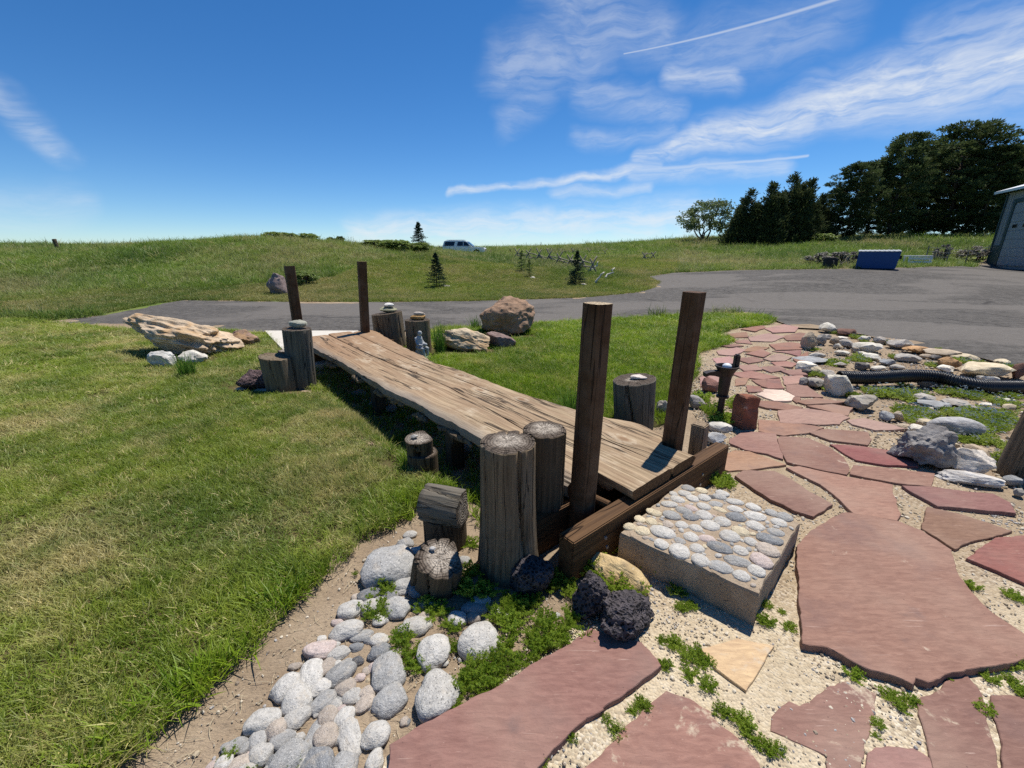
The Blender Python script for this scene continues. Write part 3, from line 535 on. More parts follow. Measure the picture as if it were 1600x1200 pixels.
# ------------------------------------------------------------------ bridge
KNOTS = [(3.11, 0.0, 0.040), (2.40, -0.19, 0.034), (1.83, -0.04, 0.042), (3.80, 0.29, 0.034), (5.35, 0.33, 0.035), (1.36, -0.16, 0.032), (0.25, -0.17, 0.040), (4.45, -0.05, 0.022)]
wood_mats()
br = thing('footbridge', 'low weathered plank footbridge with four upright posts crossing the lawn hollow', 'bridge', (BR_O[0], BR_O[1], 0), math.atan2(BR_E1[1], BR_E1[0]))
L0, L1 = -0.10, 5.62
def interp(xs, ys, x): return float(np.interp(x, xs, ys))
LE = ([-0.1, 0.3, 1.0, 1.8, 2.6, 3.4, 3.9, 4.6, 5.62], [0.60, 0.61, 0.60, 0.60, 0.63, 0.585, 0.575, 0.63, 0.60])
RE = ([-0.2, 0.05, 0.10, 0.36, 0.86, 1.3, 1.8, 2.4, 3.14, 4.2, 5.0, 5.62], [-0.338, -0.34, -0.49, -0.535, -0.37, -0.31, -0.295, -0.30, -0.31, -0.41, -0.50, -0.55])
SEAM1 = ([-0.2, 0.6, 1.4, 2.3, 3.1, 4.3, 5.62], [0.37, 0.30, 0.20, 0.12, 0.135, 0.165, 0.19])
SEAM2 = ([-0.1, 0.8, 1.6, 2.6, 3.8, 5.62], [-0.06, -0.085, -0.10, -0.11, -0.15, -0.19])
def plank(ya, yb, seed, wild_a=False, wild_b=False, x0=L0, x1=L1, zt=0.31):
    ns, nc = 150, 9; V, F = [], []
    for i in range(ns + 1):
        x = x0 + (x1 - x0) * i / ns
        a = interp(*ya, x); b = interp(*yb, x)
        if wild_a: a += 0.020 * noise.noise(Vector((x * 2.1, 1.3, seed))) + 0.010 * noise.noise(Vector((x * 7, 4.3, seed))) + 0.006 * noise.noise(Vector((x * 23, 4.3, seed)))
        else: a += -0.004 - (0.002 + 0.007 * min(1, max(0, (x - 1.8) / 1.2))) * (seed == 2) - 0.003 * (seed == 3) + 0.006 * noise.noise(Vector((x * 4, 2.2, 7)))
        if wild_b: b += 0.03 * noise.noise(Vector((x * 2.1, 6.3, seed))) + 0.012 * noise.noise(Vector((x * 8, 5.3, seed)))
        else: b += 0.004 + 0.006 * noise.noise(Vector((x * 4, 2.2, 7)))
        sag = 0.012 * math.sin(x * 1.1) + 0.045 * max(0, (x - 3.5) / 2.0)
        thick = 0.115 + 0.02 * noise.noise(Vector((x * 1.7, seed, 2))); thick = 0.076 if x < -0.02 else thick
        row = []
        for c in range(nc + 1):                                   # top, a -> b (a is the left, higher y)
            t = c / nc; y = a + (b - a) * t
            z = zt + sag + 0.005 * noise.noise(Vector((x * 2.2, y * 9, seed))) + 0.003 * noise.noise(Vector((x * 1.2, y * 40, seed)))
            if (c == 0 and wild_a) or (c == nc and wild_b): z -= 0.014 + 0.008 * noise.noise(Vector((x * 11, 2, seed)))
            elif c in (0, nc): z -= 0.008
            row.append((x, y, z))
        zb = zt + sag - thick
        if wild_b: row += [(x, b - 0.025 - 0.02 * noise.noise(Vector((x * 5, 9, seed))), zt - thick * 0.45)]
        else: row += [(x, b + 0.001, zt - thick * 0.5)]
        row += [(x, b + 0.02, zb), (x, a - 0.03, zb)]
        if wild_a: row += [(x, a + 0.004 + 0.02 * noise.noise(Vector((x * 3.4, 3, seed))) + 0.016 * noise.noise(Vector((x * 17, 3, seed))), zt - thick * 0.55)]
        else: row += [(x, a - 0.001, zt - thick * 0.5)]
        V += row
    m = nc + 5
    for i in range(ns):
        for c in range(m):
            F.append((i * m + c, i * m + (c + 1) % m, (i + 1) * m + (c + 1) % m, (i + 1) * m + c))
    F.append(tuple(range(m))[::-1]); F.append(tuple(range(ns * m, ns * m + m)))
    me = mesh('plank', V, F, [MAT['deck_wood'], MAT['stained_beam']], True, [0] * (len(F) - 2) + [1, 1])  # end caps borrow the darker beam colour to paint in the shade on the deck ends
    try: me.set_sharp_from_angle(angle=R(38))
    except Exception: pass
    return me
obj('plank', plank(LE, SEAM1, 1, wild_a=True, x0=0.09), br, label='wide live-edged plank on the left of the deck')
obj('plank', plank(SEAM1, SEAM2, 2, x0=-0.195, x1=L1 + 0.05), br)
obj('plank', plank(SEAM2, RE, 3, wild_b=True, x0=-0.195, x1=L1 - 0.03), br)
# bark flaps hanging under the live edge
for i, (bx, bl) in enumerate(((2.35, 0.32), (1.85, 0.25), (1.3, 0.5), (2.75, 0.22), (3.35, 0.3), (4.3, 0.35))):
    V, F = tube_data([(bx + bl * (k / 8 - 0.5), 0.60 + 0.02 * math.sin(k * 1.7 + i), 0.21 - 0.02 * (i % 2) + 0.012 * math.sin(k * 2.3)) for k in range(9)], [0.012 + 0.02 * math.sin(math.pi * (k + .3) / 8.6) for k in range(9)], 7)
    obj('bark_strip', mesh('bark_strip', V, F, MAT['grey_wood'], False), br)
# sill beams
def beam(x, y0, y1, w, z0, z1, seed, name='sill_beam'):
    me = box_me(name, (y1 - y0, w, z1 - z0), MAT['stained_beam'], 0.006, 2, jitter=0.004, seed=seed)
    o = obj(name, me, br, (x, (y0 + y1) / 2, (z0 + z1) / 2), (0, 0, R(90))); return o
b1 = beam(-0.165, -0.84, 0.88, 0.095, -0.03, 0.225, 1); b2 = beam(0.115, -0.70, 0.90, 0.10, -0.05, 0.193, 2)
beam(5.30, -0.75, 0.80, 0.10, -0.05, 0.20, 3); beam(5.56, -0.75, 0.80, 0.09, -0.05, 0.19, 4)
for yy, zz in ((0.62, 0.13), (0.60, 0.06), (-0.46, 0.12), (-0.44, 0.05)):
    V, F = tube_data([(-0.205, yy, zz), (-0.221, yy, zz)], [0.011, 0.010], 10); obj('bolt', mesh('bolt', V, F, MAT['galvanised']), br)
V, F = tube_data([(-0.12, 0.47, 0.222), (0.2, 0.50, 0.222)], 0.022, 12); obj('cross_dowel', mesh('cross_dowel', V, F, MAT['stained_beam'], False), br)
# upright posts (six-inch timbers, slightly waned)
def post(x, y, z0, z1, w, lean=(0, 0), round_=0.02, seed=0, top='stained_post'):
    bm = bmesh.new(); n = 28; V, F, fm = [], [], []; rows = 14; rr = random.Random(seed)
    for i in range(rows + 1):
        t = i / rows; z = z0 + (z1 - z0) * t
        for k in range(n):
            a = 2 * math.pi * (k + 0.5) / n; ca, sa = math.cos(a), math.sin(a)
            e = 6.0; q = (abs(ca) ** e + abs(sa) ** e) ** (-1 / e)
            r = w / 2 * (q * (1 - round_) + 1.0 * round_) * (1 + 0.02 * noise.noise(Vector((ca * 2, sa * 2, z * 2 + seed))))
            V.append((r * ca, r * sa, z))
        for k in range(n) if False else []: pass
    for i in range(rows):
        for k in range(n): F.append((i * n + k, i * n + (k + 1) % n, (i + 1) * n + (k + 1) % n, (i + 1) * n + k)); fm.append(0)
    F.append(tuple(range(n))[::-1]); fm.append(0); F.append(tuple(range(rows * n, rows * n + n))); fm.append(1)
    bm.free(); me = mesh('post', V, F, [MAT['stained_post'], MAT[top]], True, fm)
    try: me.set_sharp_from_angle(angle=R(35))
    except Exception: pass
    return obj('post', me, br, (x, y, 0), (lean[0], lean[1], rr.uniform(-.05, .05)))
post(0.0, 0.572, 0.02, 1.36, 0.126, (R(1.0), R(-0.5)), 0.35, 1, 'pale_end')
post(0.015, -0.415, 0.02, 1.36, 0.122, (R(0.5), R(-1.0)), 0.05, 2, 'stained_post')
post(5.48, -0.335, 0.02, 1.47, 0.13, (R(2.5), R(-1.5)), 0.1, 3, 'stained_post')
post(5.45, 0.66, 0.02, 1.42, 0.135, (R(0.5), R(1.0)), 0.1, 4, 'stained_post')
# trestle legs in the hollow
for x, y in ((1.55, 0.45), (1.42, -0.15), (3.3, 0.4), (3.3, -0.15)):
    z0 = -0.30; obj('trestle_leg', box_me('trestle_leg', (0.10, 0.14, 0.5), MAT['dark_wood'], 0.006, 1, centre=(0, 0, 0)), br, (x, y, -0.05))
obj('trestle_rail', box_me('trestle_rail', (0.09, 0.9, 0.10), MAT['dark_wood'], 0.006), br, (1.42, 0.12, 0.13))

# ------------------------------------------------------------------ stumps and logs
def round_log(n, h, r0, r1, seed, rows=14, lumps=0.05, flare=0.0, flat=None, slope=0.0, cracks=5, oval=1.0, chip=0.006):
    rr = random.Random(seed); V, F, fm = [], [], []
    ck = [(rr.uniform(0, 2 * math.pi), rr.uniform(0.025, 0.05), rr.uniform(0.012, 0.05)) for _ in range(cracks)]
    for i in range(rows + 1):
        t = i / rows
        for k in range(n):
            a = 2 * math.pi * k / n; ca, sa = math.cos(a), math.sin(a)
            r = r0 + (r1 - r0) * t + flare * (1 - t) ** 3
            r *= 1 + lumps * noise.noise(Vector((ca * 1.2, sa * 1.2, t * 0.6 + seed))) + 0.3 * lumps * noise.noise(Vector((ca * 5, sa * 5, t * 0.5 + seed)))
            for ac, wdt, dep in ck:
                da = abs((a - ac + 0.15 * math.sin(t * 3 + ac) + math.pi) % (2 * math.pi) - math.pi)
                if da < wdt * 1.6: r -= dep * (1 - da / (wdt * 1.6))
            x, y = r * ca, r * sa * oval
            if flat is not None and x > flat: x = flat
            z = h * t + (slope * x * t if slope else 0)
            if i == rows: z -= chip * (0.5 + 0.5 * noise.noise(Vector((ca * 4, sa * 4, seed * 1.7))))
            V.append((x, y, z))
    for i in range(rows):
        for k in range(n): F.append((i * n + k, i * n + (k + 1) % n, (i + 1) * n + (k + 1) % n, (i + 1) * n + k)); fm.append(0)
    side_V = len(V); topV = []
    rings = (0.97, 0.7, 0.4, 0.15)
    base = V[rows * n:(rows + 1) * n]
    TV, TF = [], []
    cz = sum(p[2] for p in base) / n
    for j, q in enumerate(rings):
        for p in base:
            zz = cz + slope * p[0] * q if slope else cz
            TV.append((p[0] * q, p[1] * q, (p[2] if j == 0 else zz) + 0.004 + 0.006 * noise.noise(Vector((p[0] * q * 16, p[1] * q * 16, seed)))))
    for j in range(len(rings) - 1):
        for k in range(n): TF.append((j * n + k, j * n + (k + 1) % n, (j + 1) * n + (k + 1) % n, (j + 1) * n + k))
    TF.append(tuple(range((len(rings) - 1) * n, len(rings) * n)))
    # lip joining side and top
    off = len(V); V += TV[:n]
    for k in range(n): F.append((rows * n + k, rows * n + (k + 1) % n, off + (k + 1) % n, off + k)); fm.append(0)
    F.append(tuple(range(n))[::-1])
    return V, F, TV, TF
def stump(name, label, loc, h, r0, r1, seed, mat='grey_wood', rot=(0, 0, 0), group=None, cat='stump', end='end_grain', n=88, **kw):
    V, F, TV, TF = round_log(n, h, r0, r1, seed, **kw)
    me = mesh(name, V, F, MAT[mat], True)
    try: me.set_sharp_from_angle(angle=R(40))
    except Exception: pass
    o = obj(name, me, None, loc, rot, label=label, cat=cat, group=group)
    obj('cut_face', mesh('cut_face', TV, TF, MAT[end], True), o)
    return o
GS = 'log stumps set around the footbridge'
st_tall = stump('log_stump', 'tallest grey log stump with cracked sides, in front of the bridge', (-0.02, 1.925, -0.06), 0.76, 0.150, 0.140, 3, flare=0.025, group=GS, cracks=9)
stump('log_stump', 'slimmer dark stump between the tallest stump and the near post', (0.185, 2.185, -0.06), 0.715, 0.115, 0.122, 5, mat='dark_wood', group=GS, cracks=6)
stump('log_stump', 'tall blue-grey stump beside the far left bridge post', (-2.70, 5.20, -0.05), 0.76, 0.165, 0.165, 8, mat='blue_grey_wood', rot=(R(1), R(3), 0), group=GS, lumps=0.07)
stump('log_stump', 'short split stump with sloping top left of the tall blue-grey stump', (-2.84, 4.95, -0.05), 0.46, 0.165, 0.172, 11, mat='grey_wood', rot=(0, R(-2), 0), slope=-0.18, group=GS, end='grey_wood')
stump('log_stump', 'small dark log end tucked behind the tall blue-grey stump', (-3.12, 5.72, -0.05), 0.36, 0.11, 0.11, 12, mat='dark_wood', group=GS, n=32)
stump('log_stump', 'wide grey stump with a slanted shoulder beside the far right post', (-2.13, 7.35, -0.05), 0.66, 0.265, 0.25, 14, mat='grey_wood', rot=(0, R(-3), 0), slope=0.06, group=GS)
stump('log_stump', 'grey stump behind the small seated statue', (-1.56, 6.95, -0.05), 0.60, 0.205, 0.205, 16, mat='grey_wood', group=GS)
stump('log_stump', 'squat grey stump on the right side of the bridge near the iron pump', (1.20, 3.86, -0.05), 0.50, 0.185, 0.20, 18, mat='blue_grey_wood', rot=(0, R(-4), 0), slope=0.06, group=GS)
# stacked pair at the edge of the hollow
p = G(655, 735); q = thing('stump', '', '') if False else None
stump('log_round', 'lower round of two stacked log rounds under the bridge edge', (-0.70, 2.99, -0.12), 0.235, 0.115, 0.118, 21, mat='dark_wood', group='stacked log rounds', n=40)
stump('log_round', 'upper round of two stacked log rounds under the bridge edge', (-0.715, 3.0, 0.112), 0.125, 0.105, 0.110, 22, mat='dark_wood', group='stacked log rounds', rot=(R(3), R(-3), 0.6), n=40, flat=0.08)
# split log standing in the cobbles
stump('split_log', 'upright split log with a cracked slanted top among the cobbles', (-0.40, 1.80, -0.06), 0.225, 0.130, 0.122, 25, mat='dark_wood', rot=(R(16), R(6), 0.4), flat=0.095, cracks=9, chip=0.02, lumps=.12)
# block and quarter log beside the tall stump
stump('log_block', 'upright dark log block under the quarter log beside the tallest stump', (-0.39, 2.10, -0.06), 0.225, 0.125, 0.125, 31, mat='dark_wood', rot=(0, 0, 0.3), oval=0.85)
V, F, TV, TF = round_log(60, 0.235, 0.105, 0.105, 33, rows=8, lumps=0.12, flat=0.055, cracks=8)
me = mesh('quarter_log', V, F, MAT['blue_grey_wood'], True)
ql = obj('quarter_log', me, None, (-0.49, 2.10, 0.245), (R(90), R(-8), R(72)), label='weathered quarter log lying across the upright log block', cat='log')
obj('cut_face', mesh('cut_face', TV, TF, MAT['end_grain'], True), ql)
# pale squared block by the near right post
tbp = G(1092, 716)
obj('timber_block', box_me('timber_block', (0.105, 0.105, 0.33), [MAT['timber']], 0.008, 2, jitter=0.006, seed=4), None, (tbp[0], tbp[1] + .05, 0.12), (0, 0, 0.7), label='short squared timber offcut beside the near right bridge post', cat='timber block')
# leaning post at the right edge
rp = G(1578, 738); V, F, TV, TF = round_log(60, 1.0, 0.17, 0.14, 41, rows=16, lumps=0.05, cracks=6)
o = obj('leaning_post', mesh('leaning_post', V, F, MAT['grey_wood'], True), None, (rp[0] + 0.14, rp[1], -0.1), (R(-2), R(6), 0), label='thick grey log post standing at the right edge of the rockery', cat='post')
obj('cut_face', mesh('cut_face', TV, TF, MAT['end_grain'], True), o)
# ------------------------------------------------------------------ flagstone path
BED = gp([(600, 1260), (600, 1170), (660, 1128), (770, 1070), (870, 1010), (930, 900), (1000, 830), (1060, 740), (1100, 690), (1085, 640), (1080, 600), (1090, 552), (1120, 525), (1140, 512), (1200, 505), (1240, 508), (1275, 520), (1262, 560), (1245, 590), (1275, 610), (1330, 640), (1420, 665), (1440, 700), (1500, 750), (1600, 790), (1700, 830), (1700, 1260)])
bed = sheet('flagstone_path', densify(BED, 0.15, 0.04, 2), 0.2, lambda x, y: T(x, y) - 0.014, MAT['sandy_gravel'], edge_drop=0.02, bump=0.008, label='red sandstone flagstone path bedded in sandy gravel')
FLAGS = [
 ([(1245,852),(1270,827),(1307,805),(1320,800),(1362,807),(1407,816),(1440,830),(1487,860),(1495,890),(1512,920),(1550,957),(1600,990),(1650,1025),(1640,1032),(1600,1028),(1539,1040),(1492,1051),(1451,1066),(1433,1059),(1427,1068),(1411,1060),(1386,1050),(1361,1044),(1337,1033),(1314,1020),(1292,1010),(1256,1005),(1253,972),(1249,930),(1246,885)], .022, 0, 1),
 ([(1151,744),(1162,736),(1210,736),(1235,747),(1265,767),(1300,787),(1270,805),(1240,797),(1205,780)], .012, 0, 1),
 ([(1116,727),(1122,712),(1147,704),(1170,706),(1202,717),(1227,726),(1190,731),(1140,735)], .004, 1, 1),
 ([(1215,685),(1220,682),(1262,684),(1297,699),(1317,714),(1326,730),(1322,741),(1275,732),(1232,722),(1222,705)], .008, 0, 1),
 ([(1298,694),(1350,697),(1405,706),(1425,715),(1435,729),(1387,726),(1337,719),(1320,709)], .006, 2, 1),
 ([(1231,731),(1250,729),(1280,736),(1325,745),(1350,750),(1392,757),(1400,780),(1405,802),(1400,812),(1335,802),(1312,780),(1282,757)], .010, 1, 1),
 ([(1335,727),(1375,730),(1459,740),(1454,760),(1400,754),(1352,746),(1328,740)], .008, 0, 1),
 ([(1412,759),(1462,761),(1550,771),(1577,785),(1585,801),(1525,796),(1465,791),(1437,775)], .014, 0, 1),
 ([(1450,793),(1500,803),(1580,829),(1555,836),(1517,846),(1492,857),(1442,826),(1445,807)], .006, 0, 1),
 ([(1512,872),(1532,855),(1562,840),(1600,837),(1660,850),(1660,930),(1600,909),(1550,887)], .006, 2, 1),
 ([(608,1162),(657,1133),(703,1107),(767,1077),(827,1043),(867,1017),(923,982),(940,990),(1003,1003),(1030,1037),(977,1088),(943,1106),(945,1110),(918,1123),(916,1127),(885,1153),(857,1177),(840,1200),(828,1250),(600,1250),(606,1200)], .012, 0, 1),
 ([(907,1200),(953,1163),(980,1133),(1010,1103),(1041,1078),(1085,1095),(1114,1113),(1125,1130),(1163,1159),(1190,1194),(1200,1250),(880,1250)], -.006, 1, 2),
 ([(1204,1118),(1233,1095),(1251,1104),(1292,1075),(1330,1063),(1375,1083),(1362,1116),(1353,1156),(1347,1200),(1340,1250),(1290,1250),(1292,1180),(1248,1162),(1204,1142)], -.010, 0, 2),
 ([(1431,1096),(1465,1078),(1490,1060),(1510,1055),(1528,1075),(1535,1093),(1544,1125),(1555,1165),(1565,1250),(1470,1250),(1449,1163),(1440,1125)], -.004, 0, 2),
 ([(1548,1085),(1577,1083),(1600,1087),(1660,1095),(1660,1250),(1578,1250),(1566,1170),(1556,1130)], -.004, 0, 1),
 ([(1356,1176),(1388,1166),(1426,1167),(1455,1185),(1463,1197),(1466,1250),(1350,1250)], -.008, 0, 2),
 ([(1222,642),(1262,639),(1307,646),(1322,652),(1307,661),(1275,662),(1225,659)], .006, 3, 1),
 ([(1326,657),(1350,654),(1417,669),(1367,671),(1335,663)], .004, 3, 1),
 ([(1270,676),(1287,671),(1352,675),(1356,685),(1352,694),(1300,687)], .006, 0, 1),
 ([(1190,657),(1240,661),(1280,668),(1262,675),(1225,679),(1190,673)], .004, 1, 1),
 ([(1145,686),(1165,675),(1207,679),(1213,690),(1219,714),(1197,707),(1165,701),(1144,692)], .006, 0, 1),
 ([(1182,626),(1215,628),(1250,636),(1232,640),(1200,637),(1183,632)], .006, 1, 1),
 ([(1186,616),(1197,608),(1222,610),(1240,619),(1235,625),(1210,625)], .004, 4, 1),
 ([(1230,602),(1257,602),(1282,619),(1245,618),(1232,610)], .006, 0, 1),
 ([(1247,627),(1275,622),(1322,628),(1262,631)], .004, 0, 1),
 ([(1264,634),(1300,632),(1330,637),(1322,648),(1297,642)], .006, 1, 1),
 ([(1225,588),(1252,587),(1262,597),(1227,600)], .004, 3, 1), ([(1222,579),(1250,577),(1260,585),(1235,585)], .006, 0, 1),
 ([(1200,592),(1217,592),(1224,606),(1200,606)], .004, 1, 1), ([(1146,583),(1175,580),(1213,589),(1190,592),(1160,589)], .005, 1, 1),
 ([(1176,594),(1198,593),(1198,605),(1190,603)], .004, 0, 1), ([(1168,602),(1188,604),(1192,611),(1170,612)], .006, 1, 1),
 ([(1150,571),(1180,570),(1190,577),(1165,579)], .005, 3, 1), ([(1187,574),(1215,571),(1226,577),(1205,581)], .005, 0, 1),
 ([(1167,552),(1190,546),(1203,552),(1192,557)], .008, 1, 1), ([(1150,560),(1178,558),(1193,563),(1170,567)], .006, 0, 1),
 ([(1195,560),(1215,553),(1235,558),(1225,563),(1205,563)], .006, 3, 1), ([(1207,566),(1230,564.5),(1245,568),(1235,573),(1215,571)], .006, 1, 1),
 ([(1122,548),(1150,543),(1163,547),(1145,555),(1125,553)], .006, 3, 1), ([(1128,540),(1150,537),(1160,540),(1140,542)], .006, 0, 1),
 ([(1157,548),(1180,541),(1200,543),(1185,549)], .006, 1, 1), ([(1160,514),(1190,508),(1195,512),(1180,517)], .012, 1, 1),
 ([(1198,513),(1225,507),(1245,511),(1240,518),(1210,519)], .01, 3, 1), ([(1138,522),(1165,519),(1168,526),(1148,527)], .006, 1, 1),
 ([(1172,527),(1200,521),(1223,526),(1205,533),(1175,532)], .008, 3, 1), ([(1224,525),(1250,520),(1268,523),(1260,531),(1232,531)], .006, 0, 1),
 ([(1147,531),(1168,531),(1174,537),(1152,535)], .006, 0, 1), ([(1205,538),(1235,535),(1258,538),(1250,545),(1215,546)], .008, 1, 1),
 ([(1210,549),(1250,547),(1248,556),(1228,551)], .006, 0, 1), ([(1240,560),(1262,550),(1262,565),(1250,568)], .006, 1, 1), ([(1096,590),(1130,574),(1142,586),(1120,596),(1098,602)], .003, 3, 1),
 ([(1240,606),(1226,612),(1244,628),(1250,622)], .0, 0, 1), ([(1115,560),(1140,557),(1148,566),(1125,572)], .003, 3, 1), ([(1150,592),(1170,590),(1164,600),(1150,602)], .003, 1, 1),
]
FC = [(0.238, 0.128, 0.104), (0.285, 0.152, 0.114), (0.245, 0.105, 0.092), (0.345, 0.215, 0.175), (0.60, 0.49, 0.41)]
def slab(name, pts, ztop, zbot, mat, step, jit, seed, parent=None, color=None, **kw):
    P = densify(pts, step, jit, seed, fine=0.18); n = len(P)
    area = sum(P[i][0] * P[(i + 1) % n][1] - P[(i + 1) % n][0] * P[i][1] for i in range(n))
    if area < 0: P = P[::-1]
    cx = sum(p[0] for p in P) / n; cy = sum(p[1] for p in P) / n
    rr = random.Random(seed); tx, ty = rr.uniform(-.008, .008), rr.uniform(-.008, .008)
    V = []
    for ring in range(3):
        for i, (x, y) in enumerate(P):
            a, b = Vector(P[i - 1]), Vector(P[(i + 1) % n]); t = (b - a).normalized(); inn = Vector((-t.y, t.x))
            q = Vector((x, y)) + inn * ((0.002 + 0.004 * max(0, noise.noise(Vector((x * 31, y * 31, 1))))) if ring == 0 else (0.0 if ring == 1 else -0.004 + 0.006 * noise.noise(Vector((x * 40, y * 40, 4)))))
            z = ztop + tx * (q.x - cx) + ty * (q.y - cy)
            V.append((q.x - cx, q.y - cy, z if ring == 0 else (z - 0.0025 - 0.004 * max(0, noise.noise(Vector((x * 25, y * 25, 2)))) if ring == 1 else zbot)))
    F = [tuple(range(n))]
    for r in (0, 1):
        for i in range(n): F.append((r * n + i, (r + 1) * n + i, (r + 1) * n + (i + 1) % n, r * n + (i + 1) % n))
    return obj(name, mesh(name, V, F, mat), parent, (cx, cy, 0), color=color, **kw)
for i, (pl, zt, ci, kind) in enumerate(FLAGS):
    zt2 = zt + (0.004 if i == 0 else -0.001 if kind == 1 else 0.0)
    pts = [G(u, v, zt2)[:2] for u, v in pl]; near_ = pts[0][1] < 2.6
    if 1 <= i <= 9 or i >= 16: mx_, my_ = np.mean(np.array(pts), 0); q_ = 1.025 if i <= 9 else 1.13; pts = [(mx_ + (a - mx_) * q_, my_ + (b - my_) * q_) for a, b in pts]
    rr = random.Random(i); base = FC[ci]; f = rr.uniform(0.86, 1.16); colr = (base[0] * f, base[1] * f * rr.uniform(.93, 1.12), base[2] * f * rr.uniform(.92, 1.10))
    slab('flagstone', pts, zt2, -0.06, MAT['red_flagstone'] if kind == 1 else MAT['dusty_flagstone'], 0.020 if near_ else 0.06, 0.008 if near_ else 0.011, i, bed, colr)
pts = [G(u, v, 0)[:2] for u, v in [(1096, 1013), (1152, 996), (1210, 1008), (1190, 1040), (1166, 1079), (1117, 1043)]]
slab('flagstone', pts, -0.002, -0.06, MAT['dusty_flagstone'], 0.03, 0.003, 77, bed, (0.56, 0.40, 0.23), label='triangular buff sandstone flag')

# ------------------------------------------------------------------ concrete step with pebbles
pc = [(0.588, 1.937), (1.09, 1.513), (1.604, 2.02), (1.10, 2.44)]; PZ = 0.165
pb = densify(pc, 0.05, 0.004, 4); n = len(pb); cx, cy = 1.095, 1.977
bm = bmesh.new(); gx, gy = np.meshgrid(np.arange(.5, 1.7, .045), np.arange(1.45, 2.5, .045)); g = np.stack([gx.ravel(), gy.ravel()], 1); g = g[inside(pb, g)]
r = delaunay_2d_cdt([Vector(p) for p in pb] + [Vector(p) for p in g], [], [list(range(n))], 1, 1e-5)
vs = [(v.x - cx, v.y - cy, PZ + 0.005 * noise.noise(Vector((v.x * 30, v.y * 30, 0))) - (0.006 if any(o < n for o in ids) else 0)) for v, ids in zip(r[0], r[3])]
fs = [list(f) for f in r[2]]; m0 = len(vs); border = [next(k for k, ids in enumerate(r[3]) if i in ids) for i in range(n)]
for k in border: vs.append((vs[k][0] * 1.012, vs[k][1] * 1.012, PZ - 0.02))
for k in border: vs.append((vs[k][0] * 1.015, vs[k][1] * 1.015, -0.08))
for i in range(n):
    j = (i + 1) % n; fs.append((border[i], m0 + i, m0 + j, border[j])); fs.append((m0 + i, m0 + n + i, m0 + n + j, m0 + j))
bm.free(); me = mesh('pebble_step', vs, fs, MAT['concrete'], False)
bm = bmesh.new(); bm.from_mesh(me); bmesh.ops.recalc_face_normals(bm, faces=list(bm.faces)); bm.to_mesh(me); bm.free()
pad = obj('pebble_step', me, None, (cx, cy, 0), label='square concrete step set with rounded pebbles at the near end of the bridge', cat='step')
def cobble_mesh(name, seed, sub=2, lump=0.2, flat=0.0, mat='granite'):
    bm = bmesh.new(); bmesh.ops.create_icosphere(bm, subdivisions=sub, radius=1.0)
    for v in bm.verts:
        d = v.co.normalized(); v.co = d * (1 + lump * noise.noise(d * 1.1 + Vector((seed * 3.1, seed, 0))) + lump * 0.35 * noise.noise(d * 2.7 + Vector((seed, 0, seed * 2.3))))
        v.co.z = math.copysign(abs(v.co.z) ** 0.9, v.co.z)
    return bmesh_me(name, bm, MAT[mat], True)
PEBM = [cobble_mesh('pebble', 100 + k) for k in range(7)]; COBM = [cobble_mesh('cobble', 200 + k, 3, .26) for k in range(16)]
PC = {'W': (0.50, 0.475, 0.43), 'G': (0.32, 0.312, 0.295), 'D': (0.185, 0.19, 0.195), 'B': (0.42, 0.35, 0.285), 'P': (0.50, 0.40, 0.36), 'Y': (0.60, 0.50, 0.33), 'K': (0.06, 0.06, 0.065)}
PEB = [(285,462,60,50,'Y'),(340,480,70,50,'Y'),(240,520,70,50,'Y'),(312,535,75,45,'Y'),(175,565,75,60,'Y'),(255,592,95,65,'Y'),(415,550,70,45,'B'),(440,495,105,55,'G'),(515,465,100,45,'G'),(560,450,80,35,'P'),(560,505,100,45,'D'),(500,555,80,50,'W'),(590,575,80,60,'W'),(640,495,100,60,'W'),(640,440,80,50,'W'),(715,425,80,40,'G'),(740,460,80,30,'Y'),(680,560,115,60,'W'),(755,535,100,60,'W'),(840,505,115,60,'D'),(835,455,90,40,'W'),(835,410,100,40,'W'),(960,500,125,60,'W'),(950,445,90,45,'W'),(1065,480,75,55,'G'),(1175,500,95,80,'G'),(1110,540,90,55,'W'),(960,560,105,55,'W'),(870,595,100,75,'Y'),(1090,600,95,50,'G'),(1050,645,150,60,'D'),(935,660,80,65,'W'),(800,625,120,75,'W'),(660,640,100,45,'P'),(560,630,90,60,'W'),(385,600,150,70,'W'),(490,655,70,45,'G'),(375,675,90,55,'W'),(490,720,130,80,'W'),(595,700,90,60,'W'),(740,695,145,65,'D'),(870,715,90,70,'W'),(1040,710,130,80,'B'),(850,780,150,60,'G'),(1000,780,130,80,'P'),(620,775,110,75,'W'),(740,815,145,65,'G'),(875,870,100,80,'W'),(970,840,100,60,'W'),(425,425,100,40,'W'),(475,395,90,45,'W'),(520,360,80,40,'W'),(570,390,80,40,'W'),(640,385,80,50,'W'),(625,340,70,40,'Y'),(540,325,80,40,'G'),(740,380,80,40,'G'),(690,380,50,50,'K'),(760,345,80,40,'W'),(450,360,50,40,'W')]
for i, (x, y, wd, hg, cc) in enumerate(PEB):
    p = G(940 + x / 4, 680 + y / 4, PZ + 0.008); q = Vector((p[0] - cx, p[1] - cy)); 
    if not inside(pc, np.array([[p[0], p[1]]]))[0]:
        q *= 0.93
    a = px2m(wd / 4, p) / 2; b = px2m(hg / 4, p) / 2 * 1.6; b = min(b, a * 0.95); f = random.Random(i).uniform(.88, 1.1)
    obj('pebble', PEBM[i % 7], pad, (q.x, q.y, PZ - 0.001), (0, 0, random.Random(i + 5).uniform(-.75, .05)), (a * 1.08, b * 1.12, min(a, b) * 0.48), tuple(c * f for c in PC[cc]))

